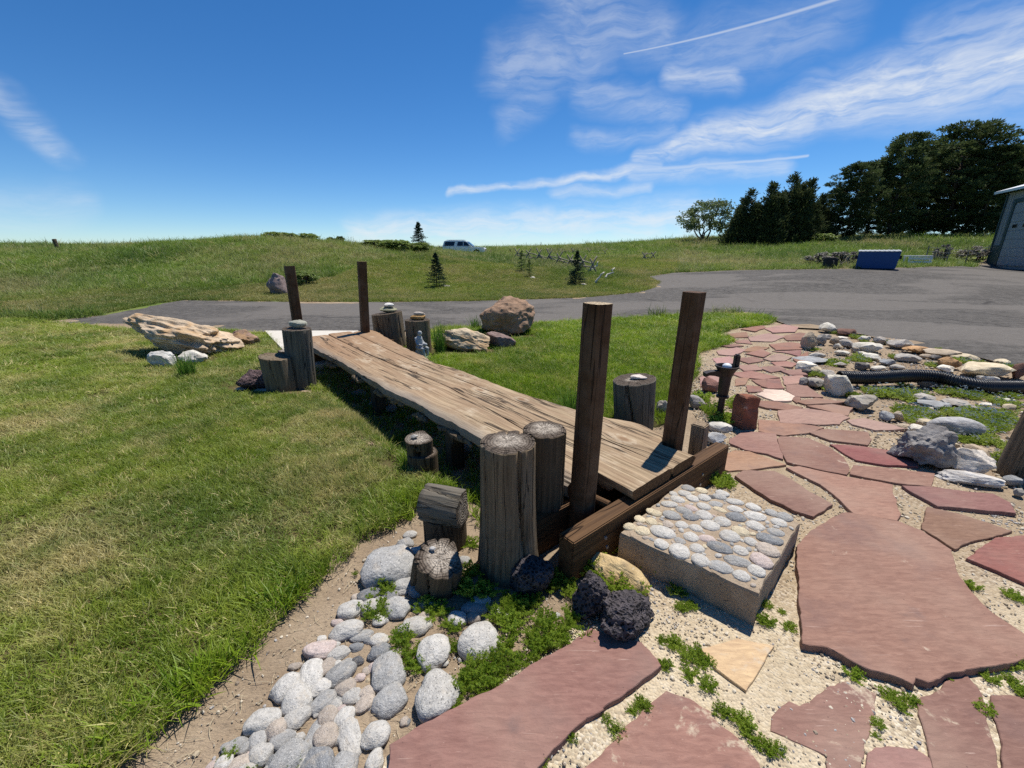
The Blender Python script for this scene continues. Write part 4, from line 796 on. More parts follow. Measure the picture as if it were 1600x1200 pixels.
taken = [(o.location.x, o.location.y, max(o.scale.x, o.scale.y)) for o in pad.children]; rr = random.Random(77); tries = 0; added = 0
while added < 45 and tries < 4000:
    tries += 1; x, y = rr.uniform(-.5, .5), rr.uniform(-.46, .46); rad_ = rr.uniform(.010, .019)
    if not inside(pc, np.array([[cx + x * 1.06, cy + y * 1.06]]))[0] or any((x - a) ** 2 + (y - b) ** 2 < (c * .80 + rad_) ** 2 for a, b, c in taken): continue
    taken.append((x, y, rad_)); added += 1; cc = rr.choice('WGGBYPW'); obj('pebble', PEBM[added % 7], pad, (x, y, PZ - .001), (0, 0, rr.uniform(0, 3)), (rad_ * 1.15, rad_ * .85, rad_ * .6), PC[cc])
# ------------------------------------------------------------------ labelling of many small things by their nearest landmark
LANDMARK = {'the tallest stump': (-0.02, 1.92), 'the split log': (-0.40, 1.79), 'the pebble step': (1.1, 1.98), 'the iron pump': (2.26, 4.2), 'the black drain pipe': (4.3, 4.9),
            'the large red front flagstone': (0.15, 1.0), 'the biggest flagstone': (1.7, 1.6), 'the craggy grey rock': (2.9, 3.15), 'the big square white rock': (3.35, 4.9),
            'the log post at the right edge': (4.0, 3.0), 'the buff triangular flag': (0.95, 1.3), 'the dirt strip by the lawn': (-0.95, 1.25), 'the driveway edge': (4.4, 7.2), 'the paired lava rocks': (0.42, 1.62), 'the quarter log': (-0.4, 2.12), 'the path by the driveway': (4.1, 6.6)}
LAND_N = {}
ORD = ['nearest', 'second nearest', 'third nearest', 'fourth nearest', 'fifth nearest', 'sixth nearest', 'seventh nearest', 'eighth nearest', 'ninth nearest', 'tenth nearest', 'eleventh nearest', 'twelfth nearest', 'thirteenth nearest', 'fourteenth nearest', 'fifteenth nearest', 'sixteenth nearest', 'seventeenth nearest', 'eighteenth nearest', 'nineteenth nearest', 'twentieth nearest', 'twenty-first nearest', 'twenty-second nearest', 'twenty-third nearest', 'twenty-fourth nearest', 'twenty-fifth nearest', 'twenty-sixth nearest', 'twenty-seventh nearest', 'twenty-eighth nearest', 'twenty-ninth nearest', 'thirtieth nearest', 'thirty-first nearest', 'thirty-second nearest', 'thirty-third nearest', 'thirty-fourth nearest']
PENDING = []
def later(o, desc, names=None): PENDING.append((o, desc, names))
def resolve_labels():
    bins = {}
    for o, desc, names in PENDING:
        k = min(names or LANDMARK, key=lambda q: (LANDMARK[q][0] - o.location.x) ** 2 + (LANDMARK[q][1] - o.location.y) ** 2)
        d = math.hypot(LANDMARK[k][0] - o.location.x, LANDMARK[k][1] - o.location.y); bins.setdefault((desc, k), []).append((d, o.name, o))
    for (desc, k), L in bins.items():
        L.sort(key=lambda t: t[0])
        for i, (_, _, o) in enumerate(L): o['label'] = f'{desc}, {ORD[min(i, len(ORD) - 1)]} to {k}'

# ------------------------------------------------------------------ river cobbles beside the dirt strip
COB = [(1390,80,230,200,-30,'G'),(1470,160,120,110,-20,'G'),(1285,225,120,80,-20,'D'),(1300,285,130,100,-25,'W'),(1185,300,130,105,-30,'W'),(1435,280,130,150,-40,'G'),(1345,350,85,80,0,'W'),(1165,405,200,125,-15,'W'),(1245,435,120,65,-20,'G'),(1215,495,80,50,-10,'D'),(1020,505,190,120,-20,'P'),(1120,530,120,70,-20,'W'),(1340,455,105,75,-15,'W'),(1340,520,120,95,-20,'D'),(1130,625,120,160,40,'G'),(1225,570,65,55,0,'K'),(975,640,130,165,-25,'W'),(1060,590,75,110,15,'B'),(1390,615,205,210,0,'G'),(1160,710,115,90,-45,'B'),(1190,755,95,80,-40,'W'),(840,705,160,130,-30,'W'),(895,775,150,150,0,'W'),(1020,705,120,95,-20,'W'),(1035,785,150,100,-40,'G'),(1272,735,95,80,-20,'B'),(1260,785,90,110,20,'B'),(1395,770,205,175,0,'G'),(1100,795,85,62,0,'W'),(1055,865,115,110,-30,'B'),(1150,860,100,118,15,'W'),(895,865,145,105,-40,'W'),(710,885,205,135,-20,'W'),(1055,962,138,130,-20,'B'),(985,950,85,175,10,'G'),(780,935,115,115,-40,'B'),(815,985,125,95,-25,'G'),(680,982,98,110,0,'G'),(1180,955,115,220,-35,'W'),(1320,955,158,142,0,'W'),(560,1015,130,80,-20,'G'),(612,1025,65,75,0,'G'),(700,1057,122,102,-10,'W'),(850,1080,235,165,-35,'G'),(935,1100,90,110,0,'W'),(1005,1125,170,215,-35,'D'),(1145,1130,155,150,0,'G'),(1315,1090,95,112,0,'W'),(575,1120,125,92,-30,'B'),(618,1148,130,80,-15,'W'),(495,1110,85,85,0,'W'),(430,1185,145,95,-10,'P'),(760,1190,120,90,-20,'W'),(1050,1195,80,60,0,'W'),(1270,620,50,40,0,'B'),(1235,655,60,45,0,'P'),(905,970,60,50,0,'W'),(1485,890,45,40,0,'D')]
COB2 = [(365,800,225,245,0,'W'),(565,555,228,190,0,'W'),(350,598,155,165,0,'W'),(262,485,150,95,-10,'W'),(462,455,95,75,0,'W'),(540,447,70,62,0,'B'),(545,405,130,70,0,'G'),(640,420,60,45,0,'W'),(690,445,40,50,0,'W'),(355,950,40,35,0,'B'),(925,440,45,40,0,'G'),(210,925,45,45,0,'B'),(400,655,40,35,0,'W')]
CN = {'W': 'pale speckled granite cobble', 'G': 'grey rounded cobble', 'D': 'dark blue-grey cobble', 'B': 'tan-brown rounded cobble', 'P': 'pinkish-white smooth cobble', 'K': 'small near-black cobble'}
random.seed(12)
FILL = []
for _ in range(95):
    t_ = random.random(); bx_, by_ = 330 + t_ * 260, 1190 - t_ * 290; q_ = random.uniform(-20, 130) * (1 - .35 * t_); FILL.append((bx_ + q_, by_ + q_ * .55, random.uniform(11, 22), random.uniform(9, 17), random.uniform(-60, 30), random.choice('WGBBGWPD')))
FILL += [(648, 852, 34, 26, -20, 'W'), (632, 836, 26, 20, -10, 'G'), (655, 905, 36, 30, -25, 'G'), (640, 822, 22, 16, 0, 'W'), (628, 905, 28, 22, -30, 'W'), (735, 905, 26, 20, 10, 'G'), (752, 925, 30, 22, -5, 'W'), (712, 875, 24, 18, 0, 'B'), (608, 918, 26, 20, -30, 'D'), (590, 925, 24, 18, -20, 'G'), (725, 862, 22, 16, 0, 'G'), (665, 930, 26, 20, 0, 'B')]
FILL = [f for f in FILL if f[1] < 1215 and not (f[0] > 590 and f[1] > 1105)]
allc = [(200 + x / 3.426, 850 + y / 3.426, wd / 3.426, hg / 3.426, a, c) for x, y, wd, hg, a, c in COB] + [(560 + x / 3, 800 + y / 3, wd / 3, hg / 3, a, c) for x, y, wd, hg, a, c in COB2] + FILL
for i, (u, v, wd, hg, ang, cc) in enumerate(allc):
    p = G(u, v + hg * 0.12, 0.02); rr = random.Random(i * 7 + 1)
    if wd < hg: a, b, th = px2m(hg, p) / 2 * 1.08, px2m(wd, p) / 2, R(90 + (-ang))
    else: a, b, th = px2m(wd, p) / 2, px2m(hg, p) / 2 * 1.08, R(-ang)
    k_ = 1.22 if i == 0 else .88 if wd > 55 else 1.0; a *= k_; b *= k_; c = min(a, b) * rr.uniform(0.55, 0.72); f = rr.uniform(0.8, 1.12)
    o = obj('cobble', COBM[(i * 5) % 16], None, (p[0], p[1], -0.04 + c * 0.42), (rr.uniform(-.12, .12), rr.uniform(-.12, .12), th), (a * 1.03, b * 1.03, c), tuple(x * f for x in PC[cc]), cat='cobble', group='river cobbles beside the dirt strip')
    later(o, ('large ' if wd > 55 else 'small ' if wd < 25 and cc != 'K' else '') + CN[cc], ['the split log', 'the dirt strip by the lawn', 'the large red front flagstone', 'the tallest stump', 'the quarter log'])

# ------------------------------------------------------------------ rocks
def rock_mesh(name, seed, dims, mat='field_rock', sub=4, rough=0.3, facets=15, sharp=0.66, strata=0.0):
    rr = random.Random(seed); bm = bmesh.new(); bmesh.ops.create_icosphere(bm, subdivisions=sub, radius=1.0)
    planes = []
    for _ in range(facets):
        d = Vector((rr.gauss(0, 1), rr.gauss(0, 1), rr.gauss(0, 1))).normalized(); planes.append((d, rr.uniform(sharp - .1, sharp + .15)))
    for v in bm.verts:
        d = v.co.normalized(); r = 1.0
        for pd, pr in planes:
            q = d.dot(pd)
            if q > 1e-3: r = min(r, pr / q)
        r *= 1 + rough * 0.35 * noise.fractal(d * 2.0 + Vector((seed * 1.7, 0, 0)), 1.0, 2.0, 5) + rough * 0.2 * noise.noise(d * 6 + Vector((0, seed, 0)))
        if strata: r *= 1 + strata * noise.noise(Vector((0.4 * d.x, 0.4 * d.y, d.z * 6 + seed)))
        v.co = Vector((d.x * r * dims[0], d.y * r * dims[1], d.z * r * dims[2]))
    me = bmesh_me(name, bm, MAT[mat], True)
    try: me.set_sharp_from_angle(angle=R(32))
    except Exception: pass
    return me
def rock_at(name, u, v, wpx, hpx, colr, seed, label=None, mat='field_rock', depth=0.8, rotz=None, tilt=(0, 0), group=None, cat='rock', bury=0.22, z=0.0, sub=3, **kw):
    p = G(u, v + hpx * 0.5 * 0.8, z); a = px2m(wpx, p) / 2
    dep = math.atan2(CAM_H, p[1]); h = max(px2m(hpx, p) * 0.95 - 2 * a * depth * math.sin(dep) * 0.35, px2m(hpx, p) * 0.55) / (2 - 2 * bury) / math.cos(dep) ** 0.5
    dims = (a * 1.12, a * depth * 1.1, h * 1.12); me = rock_mesh(name, seed, dims, mat, sub, **kw)
    o = obj(name, me, None, (p[0], p[1] + a * depth * 0.7, z - 0.03 + h * (1 - bury)), (tilt[0], tilt[1], rotz if rotz is not None else random.Random(seed).uniform(-.35, .35)), color=colr, label=label, cat=cat, group=group)
    return o
WH, CR, GY_, DG, TN, OR, BG, RB = (0.68, 0.63, 0.53), (0.62, 0.52, 0.36), (0.40, 0.365, 0.32), (0.17, 0.155, 0.145), (0.43, 0.345, 0.25), (0.50, 0.30, 0.15), (0.33, 0.335, 0.335), (0.19, 0.105, 0.08)
RK = [(395,130,115,60,WH),(505,150,110,45,RB),(265,212,95,120,TN),(340,200,65,70,GY_),(375,178,80,32,GY_),(430,210,62,50,TN),(475,188,70,22,WH),(440,235,45,30,WH),(510,225,92,52,GY_),(620,190,68,38,WH),(720,205,92,42,GY_),(665,250,170,68,WH),(865,228,142,66,GY_),(975,262,152,52,OR),(1150,285,190,64,TN),(1290,310,152,54,CR),(900,310,132,56,GY_),(1160,350,120,72,OR),(1410,395,300,104,CR),(1500,340,92,42,CR),(1585,400,75,95,RB),(1400,440,112,44,WH),(1145,378,100,46,WH),(605,360,92,52,DG),(670,305,92,52,WH),(775,335,92,42,BG),(715,375,92,34,WH),(480,280,82,32,WH),(320,295,92,42,GY_),(300,322,210,40,BG),(270,362,150,66,WH),(310,387,72,42,CR),(470,350,82,28,GY_),(395,405,120,46,GY_),(760,668,102,62,BG),(822,672,62,60,TN),(880,740,92,42,TN),(1030,720,122,64,CR),(960,752,122,60,WH),(945,790,95,52,CR),(1170,860,132,80,CR),(1345,915,165,112,TN),(1560,1070,85,72,BG),(1040,470,152,64,DG),(1010,560,152,54,GY_),(1200,590,172,44,GY_),(1090,602,182,44,BG),(1310,628,92,50,GY_),(1530,580,92,44,WH),(1530,620,82,44,CR),(230,465,62,62,GY_),(320,465,132,72,GY_),(830,365,82,32,GY_),(1000,300,70,30,TN),(1060,305,60,34,DG),(560,260,55,28,TN),(600,282,60,26,WH),(250,395,60,40,DG),(1385,600,70,34,WH),(1440,560,60,30,TN),(1590,1140,70,60,GY_),(1270,505,60,34,TN)]
CNAME = {WH: 'whitish rock', CR: 'cream-coloured rock', GY_: 'grey rock', DG: 'dark grey rock', TN: 'tan rock', OR: 'orange-brown rock', BG: 'blue-grey flat rock', RB: 'dark reddish-brown rock'}
for i, (x, y, wd, hg, cc) in enumerate(RK):
    f = random.Random(i + 40).uniform(.88, 1.12)
    o = rock_at('rock', 1200 + x / 4, 480 + y / 4, wd / 4, hg / 4, tuple(c * f for c in cc), 300 + i, group='rocks of the rockery beside the path', sharp=0.68, depth=random.Random(i).uniform(.7, 1.0))
    later(o, ('low ' if hg < 36 else 'broad ' if wd > 150 else '') + CNAME[cc] + ' in the rockery', ['the black drain pipe', 'the craggy grey rock', 'the big square white rock', 'the log post at the right edge', 'the driveway edge', 'the path by the driveway'])
GR = 'named boulders of the rockery'
rock_at('rock', 1317, 602, 42, 33, (0.66, 0.61, 0.50), 501, 'big square white rock at the mouth of the black drain pipe', depth=0.85, sub=4, facets=7, sharp=.7)
rock_at('rock', 1355, 627, 50, 28, (0.40, 0.36, 0.30), 502, 'lumpy tan-grey boulder just below the square white rock', sub=4)
rock_at('rock', 1502, 667, 68, 28, (0.44, 0.43, 0.42), 503, 'long smooth light grey rock lying among white-flowered herbs', sub=4, rough=.1, sharp=.8, facets=5, depth=.45, rotz=-.25)
rock_at('rock', 1456, 703, 76, 66, (0.27, 0.255, 0.245), 504, 'craggy pointed grey rock beside the flagstone path', sub=5, rough=.5, sharp=.62, facets=8, depth=.8)
rock_at('rock', 1527, 722, 66, 42, (0.60, 0.54, 0.47), 505, 'white rock with an orange stain right of the craggy grey rock', sub=4, sharp=.66, rotz=-.5, depth=.7)
rock_at('rock', 1522, 746, 84, 22, (0.56, 0.53, 0.49), 506, 'long low white banded rock below the orange-stained rock', sub=4, sharp=.7, strata=.06, rotz=-.3, depth=.4)
# around the pump and the near right post
rock_at('rock', 1035, 637, 22, 30, (0.40, 0.36, 0.31), 510, 'tan-grey rock between the squat stump and the near right post')
rock_at('rock', 1090, 626, 28, 22, (0.27, 0.25, 0.235), 511, 'grey rounded rock behind the near right post')
rock_at('rock', 1114, 602, 30, 26, (0.24, 0.125, 0.10), 512, 'dark reddish rock at the path edge left of the iron pump')
rock_at('rock', 1130, 666, 34, 17, (0.60, 0.57, 0.51), 513, 'smooth white rock at the foot of the iron pump', rough=.1, sharp=.85)
rock_at('rock', 1118, 682, 36, 20, (0.46, 0.46, 0.45), 514, 'grey-white rock beside the squared timber offcut', rough=.15)
rock_at('rock', 1101, 724, 26, 13, (0.28, 0.30, 0.33), 515, 'blue-grey oval rock at the right end of the near sill beam', rough=.08, sharp=.9)
rock_at('rock', 1091, 737, 30, 10, (0.5, 0.46, 0.4), 516, 'small pale flat rock behind the pebble step, nearest to the sill beam end', rough=.1, sharp=.9)
rock_at('rock', 1082, 744, 22, 9, (0.52, 0.46, 0.36), 517, 'small cream rock between the sill beam and the pebble step', rough=.1, sharp=.9)
# upright red sandstone block
rb = G(1166, 668); bm = bmesh.new(); bmesh.ops.create_cube(bm, size=1.0); bmesh.ops.bevel(bm, geom=list(bm.edges), offset=.05, segments=1, affect='EDGES'); bmesh.ops.subdivide_edges(bm, edges=list(bm.edges), cuts=5, use_grid_fill=True)
for v in bm.verts:
    v.co = Vector((v.co.x * .165, v.co.y * .16, v.co.z * .33 - .05 * max(0, v.co.x) * (v.co.z > .2))); v.co += v.co.normalized() * .022 * noise.fractal(v.co * 9, 1.0, 2.0, 4)
me = bmesh_me('sandstone_block', bm, MAT['field_rock'])
obj('sandstone_block', me, None, (rb[0], rb[1] + .06, 0.15), (0, 0, .2), color=(0.27, 0.11, 0.07), label='upright red sandstone block standing right of the iron pump', cat='rock')
# big rocks on the lawn
sl = rock_mesh('sandstone_slab', 530, (1.08, 0.46, 0.31), 'ochre_sandstone', 6, 0.42, 12, .74, strata=.10)
for v in sl.vertices:
    if v.co.x < 0: k = 1 + v.co.x * 0.35; v.co.z *= k; v.co.y *= k
obj('sandstone_slab', sl, None, (-5.45, 6.9, 0.30), (R(-4), R(11), R(-6)), color=(0.55, 0.43, 0.30), label='long ochre sandstone slab propped up on the left lawn', cat='boulder')
rock_at('rock', 250, 563, 38, 30, (0.62, 0.60, 0.55), 531, 'white block propping up the tip of the ochre slab', sub=4)
rock_at('rock', 297, 560, 44, 24, (0.56, 0.53, 0.46), 532, 'pale flat rock behind the grass tuft under the ochre slab', sub=4)
rock_at('rock', 371, 531, 56, 30, (0.30, 0.20, 0.15), 533, 'brown rock touching the right end of the ochre slab', mat='ochre_sandstone', sub=4)
obj('rock', rock_mesh('rock', 534, (0.30, 0.20, 0.17), 'lava_rock', 5, .35, 9, .66), None, (-3.15, 5.02, 0.10), (0, R(-6), R(12)), color=(0.12, 0.08, 0.08), label='dark reddish lava block left of the short split stump', cat='rock')
rock_at('rock', 372, 606, 20, 8, (0.5, 0.46, 0.38), 535, 'small pale stone below the dark lava block'); rock_at('rock', 405, 608, 26, 8, (0.45, 0.40, 0.33), 536, 'flat tan stone between the lava block and the short split stump')
rock_at('boulder', 433, 449, 36, 40, (0.27, 0.205, 0.19), 540, 'dark and pink boulder across the driveway behind the left bridge post', sub=4, cat='boulder', bury=.12)
rock_at('boulder', 793, 500, 78, 60, (0.34, 0.22, 0.145), 541, 'large round reddish boulder at the driveway edge', sub=5, cat='boulder', sharp=.86, rough=.3, bury=.12, depth=.95)
obj('rock', rock_mesh('rock', 542, (0.56, 0.27, 0.20), 'ochre_sandstone', 5, .3, 12, .74, strata=.05), None, (-0.80, 7.22, 0.15), (0, R(7), R(-28)), color=(0.56, 0.45, 0.31), label='long flat-topped tan sandstone right of the grass tuft', cat='rock')
rock_at('rock', 778, 533, 56, 28, (0.24, 0.17, 0.15), 543, 'thin slate-like brown rock leaning before the round boulder', sub=4, depth=.45, rotz=-.4, tilt=(0, .2), strata=.08)
# lava rocks and yellow sandstone at the front
GL = 'black lava rocks in front of the bridge'
for nm, x, y, z, dm, rz, lb, sd in (('lava_rock', 0.085, 1.745, 0.055, (0.115, 0.09, 0.10), .3, 'black lava rock at the foot of the tallest stump', 551), ('lava_rock', 0.365, 1.60, 0.05, (0.085, 0.09, 0.12), .5, 'upright purplish lava rock, left of the touching pair', 552), ('lava_rock', 0.515, 1.505, 0.045, (0.15, 0.10, 0.105), .55, 'broad lava rock casting shadow on the front flagstone', 553)):
    obj(nm, rock_mesh(nm, sd, dm, 'lava_rock', 5, .5, 8, .72), None, (x, y, z), (0, 0, rz), color=(0.075, 0.065, 0.068), label=lb, cat='rock', group=GL)
obj('yellow_rock', rock_mesh('yellow_rock', 555, (0.165, 0.085, 0.075), 'ochre_sandstone', 4, .16, 7, .74), None, (0.555, 1.80, 0.015), (0, R(8), R(-40)), color=(0.62, 0.46, 0.24), label='yellow sandstone block between the lava rocks and the pebble step', cat='rock')
# stones set on the stumps
def cap_stone(x, y, z, dm, col, seed, label, mat='field_rock', rz=0.0): obj('cap_stone', rock_mesh('cap_stone', seed, dm, mat, 3, .2, 8, .7, strata=.05), None, (x, y, z), (0, 0, rz), color=col, label=label, cat='stone')
cap_stone(-2.66, 5.20, 0.762, (0.125, 0.10, 0.052), (0.33, 0.33, 0.27), 601, 'grey-green stone resting on the tall blue-grey stump')
cap_stone(-2.13, 7.33, 0.665, (0.16, 0.12, 0.062), (0.34, 0.33, 0.22), 602, 'lichened flat stone on the wide slant-shouldered stump'); cap_stone(-2.12, 7.34, 0.745, (0.10, 0.08, 0.042), (0.62, 0.60, 0.56), 603, 'white stone topping the lichened stone on the wide stump')
cap_stone(-1.54, 6.94, 0.592, (0.155, 0.10, 0.042), (0.45, 0.27, 0.10), 604, 'orange ragged stone on the stump behind the statue', 'ochre_sandstone'); cap_stone(-1.52, 6.95, 0.650, (0.095, 0.07, 0.038), (0.52, 0.46, 0.40), 605, 'pale stone on the orange stone behind the statue')
cap_stone(1.205, 3.85, 0.472, (0.085, 0.06, 0.022), (0.62, 0.54, 0.48), 606, 'pinkish-white stone lying on the squat stump'); cap_stone(-0.40, 1.785, 0.178, (0.017, 0.012, 0.010), (0.5, 0.49, 0.47), 607, 'tiny grey pebble on top of the split log'); cap_stone(-0.75, 2.98, 0.25, (0.03, 0.022, 0.016), (0.5, 0.48, 0.44), 608, 'small pebble on the upper stacked log round')
# shaded stones in the hollow under the bridge
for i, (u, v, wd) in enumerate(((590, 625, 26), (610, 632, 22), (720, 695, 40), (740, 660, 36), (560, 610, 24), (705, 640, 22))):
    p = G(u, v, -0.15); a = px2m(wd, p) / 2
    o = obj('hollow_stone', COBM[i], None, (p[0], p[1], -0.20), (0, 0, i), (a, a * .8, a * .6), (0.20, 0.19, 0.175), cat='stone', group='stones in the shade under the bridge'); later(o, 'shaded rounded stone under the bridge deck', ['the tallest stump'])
# verge stones by the spruces
# ------------------------------------------------------------------ iron hand pump
pp = G(1124, 650); pump = thing('hand_pump', 'rusty cast-iron hand pump with a spout and open top by the path', 'pump', (pp[0], pp[1], 0))
def lathe(name, prof, mat, n=20, smooth=True):
    V, F = [], []
    for r, z in prof:
        for k in range(n): V.append((r * math.cos(2 * math.pi * k / n), r * math.sin(2 * math.pi * k / n), z))
    for i in range(len(prof) - 1):
        for k in range(n): F.append((i * n + k, i * n + (k + 1) % n, (i + 1) * n + (k + 1) % n, (i + 1) * n + k))
    F.append(tuple(range(n))[::-1]); F.append(tuple(range((len(prof) - 1) * n, len(prof) * n)))
    me = mesh(name, V, F, mat, smooth)
    try: me.set_sharp_from_angle(angle=R(40))
    except Exception: pass
    return me
ps = 0.98
obj('pipe', lathe('pipe', [(0.032, -0.08), (0.032, 0.16), (0.028, 0.22)], MAT['iron']), pump)
obj('barrel', lathe('barrel', [(0.06, 0.205), (0.062, 0.225), (0.045, 0.232), (0.05, 0.245), (0.056, 0.40), (0.060, 0.44)], MAT['iron']), pump)
obj('bowl', lathe('bowl', [(0.058, 0.43), (0.075, 0.47), (0.098, 0.51), (0.11, 0.52), (0.11, 0.535), (0.098, 0.535), (0.085, 0.50), (0.02, 0.49)], MAT['iron']), pump)
V, F = [], []
for i, (x, w_, zt, zb) in enumerate(((-0.05, .035, .485, .415), (-0.12, .034, .485, .435), (-0.17, .036, .478, .44), (-0.215, .038, .462, .425))):
    V += [(x, -w_, zt), (x, w_, zt), (x, w_ * .8, zb), (x, -w_ * .8, zb)]
for i in range(3):
    for k in range(4): F.append((i * 4 + k, i * 4 + (k + 1) % 4, i * 4 + 4 + (k + 1) % 4, i * 4 + 4 + k))
F += [(3, 2, 1, 0), (12, 13, 14, 15)]
obj('spout', mesh('spout', V, F, MAT['iron']), pump)
obj('handle_lug', box_me('handle_lug', (0.05, 0.06, 0.13), MAT['iron'], 0.012, 2, centre=(0.085, 0, 0.585)), pump)
obj('float_ball', cobble_mesh('float_ball', 3, 2, 0.02, mat='white_enamel'), pump, (0.0, 0, 0.525), scale=(0.045, 0.045, 0.035), label='white ball lying in the pump bowl')
obj('base_flange', lathe('base_flange', [(0.07, 0.0), (0.07, 0.015), (0.035, 0.02)], MAT['rust']), pump)
# ------------------------------------------------------------------ corrugated drain pipe
path = [G(1312, 580 + 7, 0.10), G(1360, 580 + 8, .10), G(1420, 577 + 8, .12), G(1465, 580 + 7, .13), G(1500, 590 + 5, .11), G(1540, 597 + 5, .08), G(1600, 598 + 5, .07), G(1680, 603, .07)]
path = [(p[0], p[1] + 0.0, p[2] - 0.02) for p in path]; pn = np.array(path); ts = np.linspace(0, len(path) - 1, 900)
# Catmull-Rom
def cat(P, t):
    i = int(min(max(math.floor(t), 0), len(P) - 2)); f = t - i; p0 = P[max(i - 1, 0)]; p1 = P[i]; p2 = P[i + 1]; p3 = P[min(i + 2, len(P) - 1)]
    return 0.5 * ((2 * p1) + (-p0 + p2) * f + (2 * p0 - 5 * p1 + 4 * p2 - p3) * f * f + (-p0 + 3 * p1 - 3 * p2 + p3) * f ** 3)
cl = [cat(pn, t) for t in ts]; acc = 0; rad = []
for i, c in enumerate(cl):
    if i: acc += np.linalg.norm(c - cl[i - 1])
    rad.append(0.078 + 0.006 * math.sin(acc * 2 * math.pi / 0.026))
V, F = tube_data(cl, rad, 16, False)
V2, F2 = tube_data(cl[:60], [0.066] * 60, 16, False); V, F = join((V, F), (V2, [f[::-1] for f in F2]))
nn_ = 900 * 16
for k in range(16): F.append((k, (k + 1) % 16, nn_ + (k + 1) % 16, nn_ + k))
obj('drain_pipe', mesh('drain_pipe', V, F, MAT['black_plastic'], True), label='black corrugated plastic drain pipe snaking across the rockery', cat='pipe')

# ------------------------------------------------------------------ seated statue
def blob(parts, voxel):
    V, F = [], []
    for a, b, ra, rb in parts:
        a, b = Vector(a), Vector(b); k = 7; pth = []; rd = []
        d = (b - a); L = d.length or 1e-4; d = d / L if L > 1e-3 else Vector((0, 0, 1))
        for j in range(k):
            s_ = j / (k - 1); pth.append(a + d * L * s_); rd.append(ra + (rb - ra) * s_)
        pth = [a - d * ra * 0.9] + [a - d * ra * .6] + pth + [b + d * rb * .6, b + d * rb * .9]; rd = [ra * .35, ra * .8] + rd + [rb * .8, rb * .35]
        V, F = join((V, F), tube_data(pth, rd, 12))
    return V, F
sp_ = G(657, 559); parts = [((0, 0, .20), (0, 0, .33), .055, .052), ((0, 0, .33), (0.012, 0, .375), .03, .022), ((0.02, 0, .41), (0.022, 0, .425), .036, .034), ((-.03, .045, .335), (.02, .07, .25), .022, .018), ((-.03, -.045, .335), (.02, -.07, .25), .022, .018),
  ((.02, .07, .25), (.10, .03, .235), .018, .013), ((.02, -.07, .25), (.10, -.03, .235), .018, .013), ((0, .035, .19), (.12, .045, .18), .04, .028), ((0, -.035, .19), (.12, -.045, .18), .04, .028),
  ((.12, .045, .18), (.125, .045, .06), .026, .018), ((.12, -.045, .18), (.15, -.045, .06), .026, .018), ((.125, .045, .05), (.165, .05, .045), .016, .013), ((.15, -.045, .05), (.19, -.05, .045), .016, .013), ((-.01, 0, .02), (0, 0, .13), .09, .07), ((.05, 0, .02), (.17, 0, .0), .075, .055), ((.10, 0, .245), (.135, 0, .25), .03, .028), ((0.053, 0, .413), (.058, 0, .41), .008, .005)]
V, F = blob(parts, .006); me = mesh('garden_statue', V, F, MAT['statue_stone'], True); so = obj('garden_statue', me, None, (sp_[0], sp_[1], -0.02), (0, 0, R(-35)), label='small grey stone statue of a seated reading child beside the bridge', cat='statue')
md = so.modifiers.new('remesh', 'REMESH'); md.mode = 'VOXEL'; md.voxel_size = 0.007; md.use_smooth_shade = True
# ------------------------------------------------------------------ leafy things
def cards(C, D, L, W, up=None, bend=0.0):            # diamond leaves: centre-base C, direction D, length L, width W
    C = np.asarray(C, float); D = np.asarray(D, float); D /= np.linalg.norm(D, axis=1, keepdims=True) + 1e-9; n = len(C)
    A = RNG.normal(size=(n, 3)) if up is None else np.cross(D, up); S = np.cross(D, A); S /= np.linalg.norm(S, axis=1, keepdims=True) + 1e-9
    L = np.broadcast_to(np.asarray(L, float).reshape(-1, 1), (n, 1)); W = np.broadcast_to(np.asarray(W, float).reshape(-1, 1), (n, 1))
    mid = C + D * L * 0.5; tip = C + D * L
    V = np.stack([C, mid + S * W * 0.5, tip, mid - S * W * 0.5], 1).reshape(-1, 3); F = np.arange(4 * n).reshape(n, 4)
    return V, F
def fast_mesh(name, V, F, mat, smooth=False, mats=None, fm=None):
    V = np.asarray(V, np.float32); F = np.asarray(F, np.int32); me = bpy.data.meshes.new(name); me.vertices.add(len(V)); me.vertices.foreach_set('co', V.ravel())
    k = F.shape[1]; me.loops.add(F.size); me.loops.foreach_set('vertex_index', F.ravel()); me.polygons.add(len(F)); me.polygons.foreach_set('loop_start', np.arange(0, F.size, k)); 
    for m in (mats or [mat]): me.materials.append(m)
    if fm is not None: me.polygons.foreach_set('material_index', np.asarray(fm, np.int32))
    me.update(calc_edges=True); me.validate(); return me
def unit(n):
    d = RNG.normal(size=(n, 3)); return d / np.linalg.norm(d, axis=1, keepdims=True)
